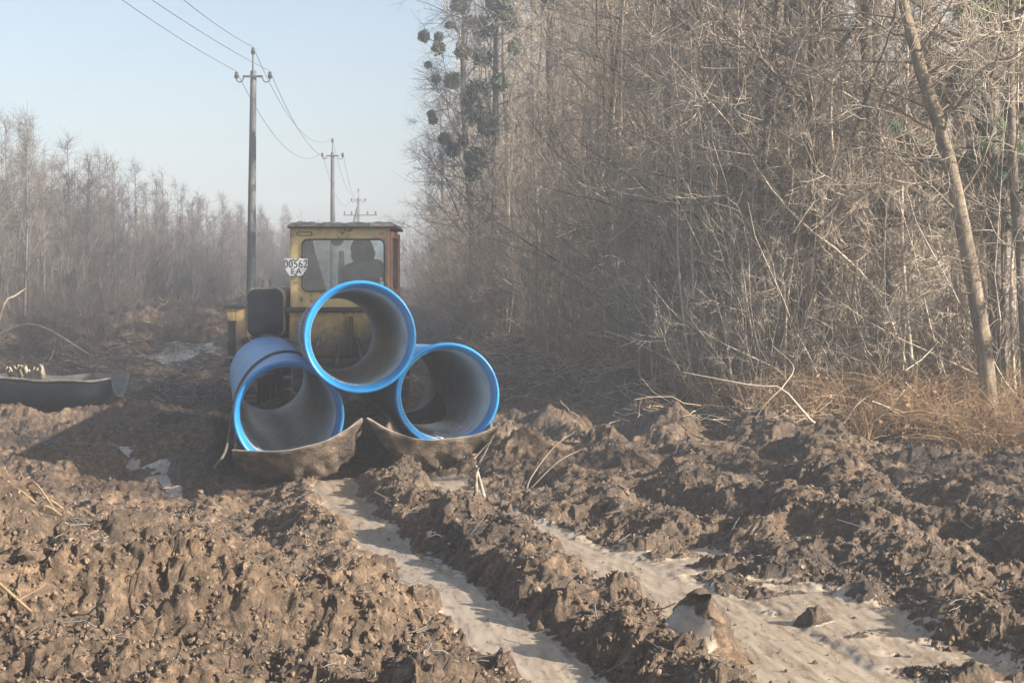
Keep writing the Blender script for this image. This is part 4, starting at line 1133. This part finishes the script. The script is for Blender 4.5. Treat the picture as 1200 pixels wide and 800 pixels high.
# ------------------------------------------------------------------ tractor
TX, TY = -2.6, 19.6
def tractor():
    r = empty('crawler_tractor', (TX, TY, -.04)); tag(r, 'old yellow crawler tractor with rusty cab seen from behind', 'tractor')
    Y, YD, RD, DS = M['yellow'], M['yellow_dirty'], M['red'], M['dark_steel']
    # cab shell: rear wall built round the window opening
    x0, x1, z0, z1 = -.31, .985, 1.46, 2.50
    win = rrect(-.165, .90, 1.68, 2.345, .07, 6)
    wall = []                                   # outer loop matched to the window loop
    cx, cz = .3375, 1.98
    for (px, pz) in win:
        dx, dz = px - cx, pz - cz
        k = min(((x1 if dx > 0 else x0) - cx) / dx if abs(dx) > 1e-6 else 9, ((z1 if dz > 0 else z0) - cz) / dz if abs(dz) > 1e-6 else 9)
        wall.append((cx + dx * k, cz + dz * k))
    # push the four corners out so that the wall is rectangular
    for qx, qz in ((x0, z0), (x0, z1), (x1, z0), (x1, z1)):
        j = min(range(len(wall)), key=lambda i: (wall[i][0] - qx) ** 2 + (wall[i][1] - qz) ** 2); wall[j] = (qx, qz)
    bm = bmesh.new(); add_ring(bm, wall, win, .20, .235)
    rear = obj_bm('cab_rear_wall', bm, Y, r)
    bm = bmesh.new(); add_ring(bm, rrect(-.185, .92, 1.66, 2.365, .085, 6), win, .178, .199); g = obj_bm('window_seal', bm, M['black_rubber'], rear)
    bm = bmesh.new(); add_prism(bm, rrect(-.163, .898, 1.682, 2.343, .068, 6), .212, .219); obj_bm('rear_window', bm, M['glass'], rear)
    bm = bmesh.new(); add_ring(bm, rrect(-.25, -.04, 2.40, 2.455, .025, 4), rrect(-.238, -.052, 2.41, 2.445, .02, 4), .19, .199); obj_bm('stamped_vent', bm, DS, rear)
    box('lamp_bracket', .78, .90, .17, .199, 2.37, 2.41, RD, rear, .005)
    # posts, sides
    box('left_post', x0 - .03, x0 - .001, .20, .30, 1.46, 2.50, YD, r)
    box('left_wall', x0 - .03, x0, .302, 1.50, 1.46, 1.72, Y, r)
    box('left_post', x0 - .03, x0, 1.42, 1.50, 1.722, 2.50, Y, r)
    bm = bmesh.new(); add_box(bm, x0 - .02, x0 - .012, .302, 1.418, 1.722, 2.46, 0); obj_bm('side_window', bm, M['glass'], r)
    # right side: faded red door with its glass
    bm = bmesh.new()
    add_box(bm, x1 + .002, x1 + .035, .20, .25, 1.30, 2.46, .01); add_box(bm, x1 + .002, x1 + .04, 1.36, 1.47, 1.30, 2.46, .01)
    add_box(bm, x1 + .002, x1 + .04, .301, 1.359, 2.38, 2.46, .01); add_box(bm, x1 + .002, x1 + .04, .301, 1.359, 1.62, 1.69, .01)
    add_box(bm, x1 + .002, x1 + .03, .301, 1.359, 1.30, 1.618, .006)
    door = obj_bm('cab_door', bm, RD, r)
    bm = bmesh.new(); add_box(bm, x1 + .012, x1 + .020, .251, 1.359, 1.692, 2.378, 0); obj_bm('door_glass', bm, M['glass'], door)
    bm = bmesh.new(); add_box(bm, x1 + .041, x1 + .06, .30, .42, 1.72, 1.745, .006); obj_bm('door_handle', bm, DS, door)
    box('right_post', x1 - .035, x1 + .001, .165, .199, 1.46, 2.47, RD, r, .008)
    # front of the cab
    bm = bmesh.new()
    add_box(bm, x0, x1, 1.47, 1.50, 1.46, 1.66, .006); add_box(bm, x0, x0 + .10, 1.47, 1.50, 1.661, 2.50, .006); add_box(bm, x1 - .10, x1, 1.47, 1.50, 1.661, 2.50, .006); add_box(bm, x0 + .101, x1 - .101, 1.47, 1.50, 2.38, 2.50, .006)
    fr = obj_bm('cab_front_wall', bm, Y, r)
    bm = bmesh.new(); add_box(bm, x0 + .101, x1 - .101, 1.482, 1.489, 1.661, 2.379, 0); obj_bm('windscreen', bm, M['glass'], fr)
    # flat dark sheet at the left inside the rear window
    bm = bmesh.new(); add_prism(bm, [(-.17, 1.66), (.13, 1.66), (.12, 1.72), (-.02, 2.20), (-.05, 2.36), (-.17, 2.36)], .27, .30, .008); obj_bm('dark_sheet', bm, M['jacket'], r)
    bm = bmesh.new(); add_prism(bm, [(.27 + .085 * math.cos(R(a)), 2.345 + .075 * math.sin(R(a))) for a in range(180, 361, 15)], .29, .33, .006); obj_bm('cab_fan', bm, DS, r)
    box('seat', .28, .80, .55, .98, 1.36, 1.50, M['black_rubber'], r, .04)
    box('seat_back', .30, .78, .44, .55, 1.48, 1.78, M['black_rubber'], r, .04)
    box('cab_floor', x0, x1, .24, 1.46, 1.25, 1.30, DS, r)
    # roof: shallow dome with a lip, covered in moss and dirt
    nx_, ny_ = 60, 50; xs = np.linspace(-.36, 1.06, nx_); ys = np.linspace(.10, 1.60, ny_)
    X, YY = np.meshgrid(xs, ys)
    ed = np.minimum(np.minimum((X + .36), (1.06 - X)) / .10, np.minimum(YY - .10, 1.60 - YY) / .12).clip(0, 1)
    Z = 2.522 + .052 * np.sqrt(1 - (1 - ed) ** 2) + .014 * fbm(X * 9, YY * 9, 5, 4) * (ed > .05) + .02 * domes(X, YY, .12, 9, .7) * ed
    v = np.stack([X, YY, Z], -1).reshape(-1, 3); i = (np.arange(ny_ - 1)[:, None] * nx_ + np.arange(nx_ - 1)[None]).ravel()
    roof = obj_np('cab_roof', [(v, np.stack([i, i + 1, i + nx_ + 1, i + nx_], -1))], M['roof'], r)
    bm = bmesh.new(); add_box(bm, -.362, 1.062, .098, 1.602, 2.503, 2.524, .004); obj_bm('roof_lip', bm, DS, roof)
    # body below the cab
    box('rear_plate', -.36, .98, .18, .70, .80, 1.40, YD, r, .03)
    box('ledge', -.40, 1.00, .10, .74, 1.402, 1.455, DS, r)
    box('rear_axle_housing', -.30, .92, .05, .62, .34, .798, DS, r, .06)
    bm = bmesh.new(); add_box(bm, .46, .50, .02, .16, .74, 1.34, .006); add_box(bm, .50, .80, .02, .08, .74, .79, .006); add_box(bm, .78, .83, .02, .16, .74, 1.34, .006); obj_bm('step_frame', bm, DS, r)
    # hitch: lower links, cross beam, drawbar
    bm = bmesh.new()
    add_box(bm, -.25, .85, -.22, -.10, .42, .52, .015); add_box(bm, -.14, -.06, -.12, .10, .40, .60, .01); add_box(bm, .66, .74, -.12, .10, .40, .60, .01); add_box(bm, .24, .36, -.55, .05, .36, .44, .015)
    hitch = obj_bm('hitch', bm, DS, r)
    ch = [tube1([(-.1, -.12, .55), (-.02, 0, .8), (.05, .12, 1.05)], .03, 8), tube1([(.7, -.12, .55), (.62, 0, .8), (.55, .12, 1.05)], .03, 8), tube1([(.30, -.16, .52), (.30, .0, .75), (.30, .12, .95)], .035, 8)]
    obj_np('lift_link', ch, DS, hitch)
    # fuel tank at the left of the cab
    tank = obj_bm('fuel_tank', (lambda bm: (add_prism(bm, rrect(-.885, -.405, 1.06, 1.72, .12, 8), .06, 1.25, .015), bm)[1])(bmesh.new()), M['strap'], r)
    bm = bmesh.new(); add_prism(bm, rrect(-.876, -.414, 1.066, 1.70, .112, 8), .035, .057, .006); obj_bm('tank_panel', bm, M['tank_panel'], tank)
    bm = bmesh.new(); bmesh.ops.create_cone(bm, cap_ends=True, segments=20, radius1=.075, radius2=.06, depth=.10, matrix=Matrix.Translation((-.64, .14, 1.765))); obj_bm('filler_cap', bm, M['cut_edge'], tank)
    box('tank_shelf', -.95, -.365, .02, 1.30, .99, 1.055, DS, r)
    # left fender, black slab set in its slot
    box('fender', -1.17, -.89, .0, 2.4, 1.455, 1.49, DS, r, .008)
    bm = bmesh.new(); add_box(bm, -1.04, -.90, .06, .10, .80, 1.453, .008); add_box(bm, -1.15, -1.042, .06, .10, 1.28, 1.453, .008); obj_bm('fender_panel', bm, YD, r)
    box('fender_slot', -1.15, -1.045, .10, .14, .82, 1.278, M['black_rubber'], r, .004)
    # crawler tracks: shoes round a loop, drive sprocket and rollers
    for side, xa, xb in (('left', -1.14, -.76), ('right', .66, 1.04)):
        pr = []
        for i in range(17): a = R(90 + 180 * i / 16); pr.append((.42 + .36 * math.cos(a), .40 + .36 * math.sin(a)))
        for i in range(17): a = R(-90 + 180 * i / 16); pr.append((2.75 + .36 * math.cos(a), .40 + .36 * math.sin(a)))
        lp = smooth_path([(0, a, b) for a, b in pr + [pr[0]]], 400)[:, 1:]
        d = np.concatenate([[0], np.cumsum(np.linalg.norm(np.diff(lp, axis=0), axis=1))]); nsh = 42
        bm = bmesh.new()
        for k in range(nsh):
            s = d[-1] * k / nsh; yy, zz = np.interp(s, d, lp[:, 0]), np.interp(s, d, lp[:, 1])
            y2_, z2_ = np.interp(min(s + .02, d[-1]), d, lp[:, 0]), np.interp(min(s + .02, d[-1]), d, lp[:, 1])
            an = math.atan2(z2_ - zz, y2_ - yy)
            n0 = len(bm.verts); add_box(bm, xa, xb, -.068, .068, -.02, .015, .006, 1); add_box(bm, xa, xb, -.012, .012, -.07, -.021, .003, 1)
            bm.verts.ensure_lookup_table()
            mt = Matrix.Translation((0, yy, zz)) @ Matrix.Rotation(an, 4, 'X')
            for v in list(bm.verts)[n0:]: v.co = mt @ v.co
        tr_ = obj_bm('track', bm, DS, r)
        bm = bmesh.new()
        for yc, rr in ((.42, .30), (2.75, .28), (.95, .14), (1.40, .14), (1.85, .14), (2.28, .14)):
            bmesh.ops.create_cone(bm, cap_ends=True, segments=28, radius1=rr, radius2=rr, depth=.16, matrix=Matrix.Translation(((xa + xb) / 2, yc, .40 if rr > .2 else .24)) @ Matrix.Rotation(R(90), 4, 'Y'))
        add_box(bm, (xa + xb) / 2 - .05, (xa + xb) / 2 + .05, .45, 2.7, .30, .46, .02)
        obj_bm('running_gear', bm, DS, tr_)
    # engine hood ahead of the cab, grille and exhaust
    hood = box('hood', -.02, .72, 1.55, 3.15, .80, 1.62, Y, r, .05)
    box('grille', .05, .65, 3.152, 3.19, .88, 1.52, DS, hood, .01)
    obj_np('exhaust_pipe', [tube1([(.1, 2.3, 1.58), (.1, 2.3, 1.9), (.1, 2.32, 2.25)], [.04, .05, .035], 12)], DS, hood)
    # number plate bolted over the left rear corner
    plate = empty('number_plate'); plate.parent = r; plate.location = (-.255, .152, 1.99)
    bm = bmesh.new(); add_prism(bm, [(-.150, .115), (-.158, .02), (-.155, -.01), (-.085, -.118), (.075, -.118), (.150, -.02), (.158, .02), (.152, .112)], -.006, .006, .002)
    obj_bm('plate_board', bm, M['plate_white'], plate)
    for s, cx_, cz_, size, sx in (('00562', 0, .035, .150, .80), ('EA', .005, -.060, .105, 1.15)):
        cu_ = bpy.data.curves.new('text', 'FONT'); cu_.body = s; cu_.size = size; cu_.align_x = 'CENTER'; cu_.align_y = 'CENTER'; cu_.extrude = .0015; cu_.space_character = 1.08
        to = bpy.data.objects.new('text', cu_); COL.objects.link(to)
        dg = bpy.context.evaluated_depsgraph_get()
        me = bpy.data.meshes.new_from_object(to.evaluated_get(dg)); bpy.data.objects.remove(to)
        me.materials.clear(); me.materials.append(M['plate_black'])
        lt = link(bpy.data.objects.new('lettering', me), plate)
        lt.rotation_euler = (R(90), 0, 0); lt.location = (cx_, -.009, cz_); lt.scale = (sx, 1, 1)
    bm = bmesh.new()
    for bx, bz in ((-.035, .098), (.03, .098), (0, -.105)):
        bmesh.ops.create_uvsphere(bm, u_segments=10, v_segments=8, radius=.011, matrix=Matrix.Translation((bx, -.008, bz)))
    obj_bm('bolt', bm, DS, plate)
    box('plate_bracket', -.33, -.22, .158, .199, 1.97, 2.01, DS, r, .004)
tractor()

# ------------------------------------------------------------------ driver
def driver():
    J = {}; E = []; Rr = {}
    def jt(k, p, r, parent=None):
        J[k] = (len(J), p); Rr[k] = r
        if parent: E.append((J[parent][0], J[k][0]))
    jt('pelvis', (0, 0, 0), (.17, .14)); jt('belly', (0, .02, .16), (.17, .13), 'pelvis'); jt('chest', (0, .06, .36), (.20, .14), 'belly'); jt('neck0', (.01, .08, .50), (.10, .09), 'chest')
    jt('neck', (.015, .11, .57), (.062, .062), 'neck0'); jt('head', (.02, .15, .68), (.098, .112), 'neck'); jt('crown', (.02, .155, .77), (.07, .08), 'head')
    for s, n in ((-1, 'l'), (1, 'r')):
        jt(n + 'sh', (s * .19, .08, .45), (.085, .085), 'chest'); jt(n + 'el', (s * .27, .22, .22), (.058, .058), n + 'sh'); jt(n + 'wr', (s * .20, .47, .24), (.036, .032), n + 'el')
        jt(n + 'pl', (s * .19, .54, .25), (.036, .022), n + 'wr')
        for q in range(4):
            jt(n + 'f%d' % q, (s * (.165 + .018 * q), .585, .262 - .004 * q), (.0095, .0095), n + 'pl'); jt(n + 'g%d' % q, (s * (.165 + .018 * q), .605 + .004 * (q % 2), .232), (.0085, .0085), n + 'f%d' % q)
        jt(n + 't0', (s * .15, .53, .26), (.011, .011), n + 'pl'); jt(n + 't1', (s * .135, .565, .245), (.009, .009), n + 't0')
        jt(n + 'hip', (s * .10, .06, -.03), (.10, .10), 'pelvis'); jt(n + 'kn', (s * .14, .42, .0), (.068, .068), n + 'hip'); jt(n + 'an', (s * .13, .50, -.20), (.045, .045), n + 'kn'); jt(n + 'to', (s * .14, .60, -.22), (.042, .035), n + 'an')
    me = bpy.data.meshes.new('person'); keys = list(J)
    me.from_pydata([J[k][1] for k in keys], E, []); o = bpy.data.objects.new('person', me); COL.objects.link(o)
    sk = o.modifiers.new('s', 'SKIN'); 
    for i, k in enumerate(keys): me.skin_vertices[0].data[i].radius = Rr[k]
    me.skin_vertices[0].data[0].use_root = True
    o.modifiers.new('u', 'SUBSURF').levels = 2
    dg = bpy.context.evaluated_depsgraph_get(); m2 = bpy.data.meshes.new_from_object(o.evaluated_get(dg))
    o.modifiers.clear(); o.data = m2
    m2.materials.clear(); m2.materials.append(M['jacket']); m2.materials.append(M['skin'])
    for p in m2.polygons:
        p.use_smooth = True; c = p.center
        if c.z > .58 and c.y > .16 or c.y > .50 and c.z > .15: p.material_index = 1
    # nose, eyes sit on the face side (towards the windscreen)
    o.location = (TX + .66, TY + .62, 1.48); o.rotation_euler = (0, R(-10), 0); o.scale = (1.18, 1.1, 1.06)
    tag(o, 'driver in a dark jacket seated in the tractor cab, back turned', 'person')
    bm = bmesh.new(); bmesh.ops.create_uvsphere(bm, u_segments=28, v_segments=20, radius=1)
    for v in list(bm.verts):
        if v.co.y > .62 and v.co.z < .6: bm.verts.remove(v)
    for v in bm.verts:
        c = v.co; v.co = Vector((c.x * .135 * (1.15 if c.z < -.3 else 1), c.y * .145, c.z * .165 if c.z > -.2 else c.z * .21))
    h = obj_bm('hood', bm, M['jacket'], o, True); h.location = (.02, .145, .68)
    for nm, ps, rr, mt in (('nose', [(.02, .262, .675)], .016, 'skin'), ('eyes', [(-.012, .245, .70), (.052, .245, .70)], .012, 'plate_black')):
        bm = bmesh.new()
        for p in ps: bmesh.ops.create_uvsphere(bm, u_segments=12, v_segments=8, radius=rr, matrix=Matrix.Translation(p))
        obj_bm(nm, bm, M[mt], o, True)
driver()

# ------------------------------------------------------------------ power line
TOPS = []
def pole(x, y, topz, label, strut=False, lean=0.0):
    z = ground_z(x, y); r = empty('power_pole', (x, y, z)); tag(r, label, 'power pole', 'concrete poles of the power line'); h = topz - z
    H = h - .80
    n = 10; zz = np.linspace(-.3, H, n)
    P = np.stack([lean * zz, np.zeros(n), zz], -1)
    obj_np('post', [tubes(P[None], np.linspace(.165, .105, n)[None], 8), (np.array([(lean * H + .1 * math.cos(a), .1 * math.sin(a), H) for a in np.arange(8) * math.pi / 4]), np.array([[0, 1, 2, 3], [0, 3, 4, 7], [4, 5, 6, 7]]))], M['concrete'], r)
    tx = lean * H
    hw = .34
    box('crossarm', tx - hw, tx + hw, -.15, -.085, H - .24, H - .17, M['dark_steel'], r, .006)
    obj_np('top_pin', [tube1([(tx, -.09, H - .4), (tx, -.09, H + .2), (tx, -.05, H + .58)], .032, 6)], M['dark_steel'], r)
    pts = []
    for k, (ix, iz) in enumerate(((-.58, H - .13), (0, H + .70), (.58, H - .13))):
        bm = bmesh.new()
        for dz_, r1, r2, d in ((0, .055, .085, .09), (.08, .085, .05, .07), (.15, .06, .06, .07)):
            bmesh.ops.create_cone(bm, cap_ends=True, segments=14, radius1=r1, radius2=r2, depth=d, matrix=Matrix.Translation((tx + ix, -.05, iz + dz_ - .1)))
        ins = obj_bm('insulator', bm, M['ceramic'], r)
        if k != 1:
            s = 1 if ix > 0 else -1
            obj_np('hook', [tube1([(tx + s * hw * .95, -.11, H - .20), (tx + s * (hw + .02), -.1, H - .34), (tx + s * (hw + .12), -.08, H - .40), (tx + s * (hw + .22), -.05, H - .34), (tx + ix, -.05, iz - .12)], .022, 6, 16)], M['dark_steel'], ins)
        pts.append(np.array([x + tx + ix, y - .05, z + iz + .12]))
    if strut:
        obj_np('strut', [tube1([(-1.9, .0, -.3), (-.9, 0, H * .5), (tx - .05, 0, H - .8)], .12, 8)], M['concrete'], r)
        box('second_crossarm', tx - 1.3, tx + 1.6, -.15, -.08, H - 1.55, H - 1.47, M['dark_steel'], r, .006)
        obj_np('cross_insulator', [tube1([(tx + q, -.1, H - 1.46), (tx + q, -.1, H - 1.3), (tx + q, -.1, H - 1.15)], [.05, .08, .05], 8) for q in (-1.2, -.6, .8, 1.5)], M['ceramic'], r)
    TOPS.append(pts)
p1 = at(297, 56, 52); p2 = at(389, 162, 85.4); p3 = at(420, 221, 130)
pole(p1.x - .15, 52, p1.z, 'nearest and tallest concrete power pole with three insulators', lean=.018)
pole(p2.x, 85.4, p2.z, 'middle hazy power pole directly behind the tractor cab', lean=.004)
pole(p3.x, 130, p3.z, 'farthest power pole braced by a slanting strut', True)
# wires: from behind the camera over the three poles
names = ('lowest', 'middle', 'topmost')
d0 = np.array([-2.0, -34.0, 0])
for k, nm in ((0, 'left wire of the power line, on the left insulators'), (1, 'upper wire of the power line, on the pole tops'), (2, 'right wire of the power line, on the right insulators')):
    A_ = [TOPS[i][k] for i in range(3)]
    tgt = [at(143, 0, 32), at(215, 0, 32), at(178, 0, 32)][k]
    ch = []
    # span toward the camera: a catenary through the pole top that leaves the frame at the top left
    s0 = A_[0]; s1 = np.array(tgt); s1[0] += 0
    far0 = s0 + (s1 - s0) * 2.6
    far0[2] += 1.2
    mid = np.array(tgt)
    tt = np.linspace(0, 1, 40)[:, None]
    # parabola through s0, tgt (t=1/2.6) and far0
    t1 = 1 / 2.6
    lin = s0 + (far0 - s0) * tt
    want = mid - (s0 + (far0 - s0) * t1)
    lin = lin + want[None] * (tt * (1 - tt)) / (t1 * (1 - t1))
    ch.append(tubes(lin[None], np.full((1, 40), .010), 5))
    for a, b, sg in ((A_[0], A_[1], 1.35), (A_[1], A_[2], 1.6)):
        tt2 = np.linspace(0, 1, 40)[:, None]; P = a + (b - a) * tt2; P[:, 2:] -= sg * 4 * tt2 * (1 - tt2)
        ch.append(tubes(P[None], np.full((1, 40), .011), 5))
    tag(obj_np('power_line', ch, M['wire']), nm, 'power line', 'wires of the power line')

# ------------------------------------------------------------------ air
bm = bmesh.new(); add_box(bm, -256, 256, -56, 306, -3, 19.5, 0)
mh = bpy.data.materials.new('haze'); mh.use_nodes = True; nt = mh.node_tree; nt.nodes.clear()
o_ = nt.nodes.new('ShaderNodeOutputMaterial'); pv = nt.nodes.new('ShaderNodeVolumePrincipled')
pv.inputs['Color'].default_value = (.90, .94, 1.0, 1); pv.inputs['Density'].default_value = .0050; pv.inputs['Anisotropy'].default_value = .25
nt.links.new(pv.outputs[0], o_.inputs['Volume'])
hz = obj_bm('haze', bm, mh); tag(hz, 'pale smoky haze over the clearing', 'haze', kind='stuff')

# ------------------------------------------------------------------ light, sky, camera
SUN_AZ, SUN_EL = R(114), R(24)          # to the right of the view, slightly ahead
w = bpy.data.worlds.new('World'); SC.world = w; w.use_nodes = True
nt = w.node_tree; bg = nt.nodes['Background']
sky = nt.nodes.new('ShaderNodeTexSky'); sky.sky_type = 'NISHITA'; sky.sun_disc = False
sky.sun_elevation = SUN_EL; sky.sun_rotation = SUN_AZ; sky.air_density = 1.0; sky.dust_density = 2.0; sky.ozone_density = 1.2
nt.links.new(sky.outputs[0], bg.inputs[0]); bg.inputs[1].default_value = .050
sl_ = bpy.data.lights.new('sun', 'SUN'); sl_.energy = 5.0; sl_.angle = R(.6); sl_.color = (1.0, .925, .82)
so = link(bpy.data.objects.new('sun', sl_))
dirv = Vector((math.sin(SUN_AZ) * math.cos(SUN_EL), math.cos(SUN_AZ) * math.cos(SUN_EL), math.sin(SUN_EL)))
so.rotation_euler = (-dirv).to_track_quat('-Z', 'Y').to_euler(); so.location = dirv * 60

cd = bpy.data.cameras.new('camera'); cd.lens = F_PX / 1200 * 36; cd.sensor_width = 36; cd.clip_end = 2000; cd.clip_start = .1
co = link(bpy.data.objects.new('camera', cd)); co.location = (0, 0, CAM_Z); co.rotation_euler = (math.pi / 2 - PITCH, 0, 0)
SC.camera = co
SC.view_settings.view_transform = 'Standard'; SC.view_settings.look = 'None'; SC.view_settings.gamma = 1; SC.view_settings.exposure = 1.93
SC.render.engine = 'CYCLES'
cy = SC.cycles
cy.max_bounces = 7; cy.diffuse_bounces = 5; cy.glossy_bounces = 2; cy.transmission_bounces = 4; cy.transparent_max_bounces = 8; cy.volume_bounces = 0
cy.use_denoising = True; cy.denoiser = 'OPENIMAGEDENOISE'
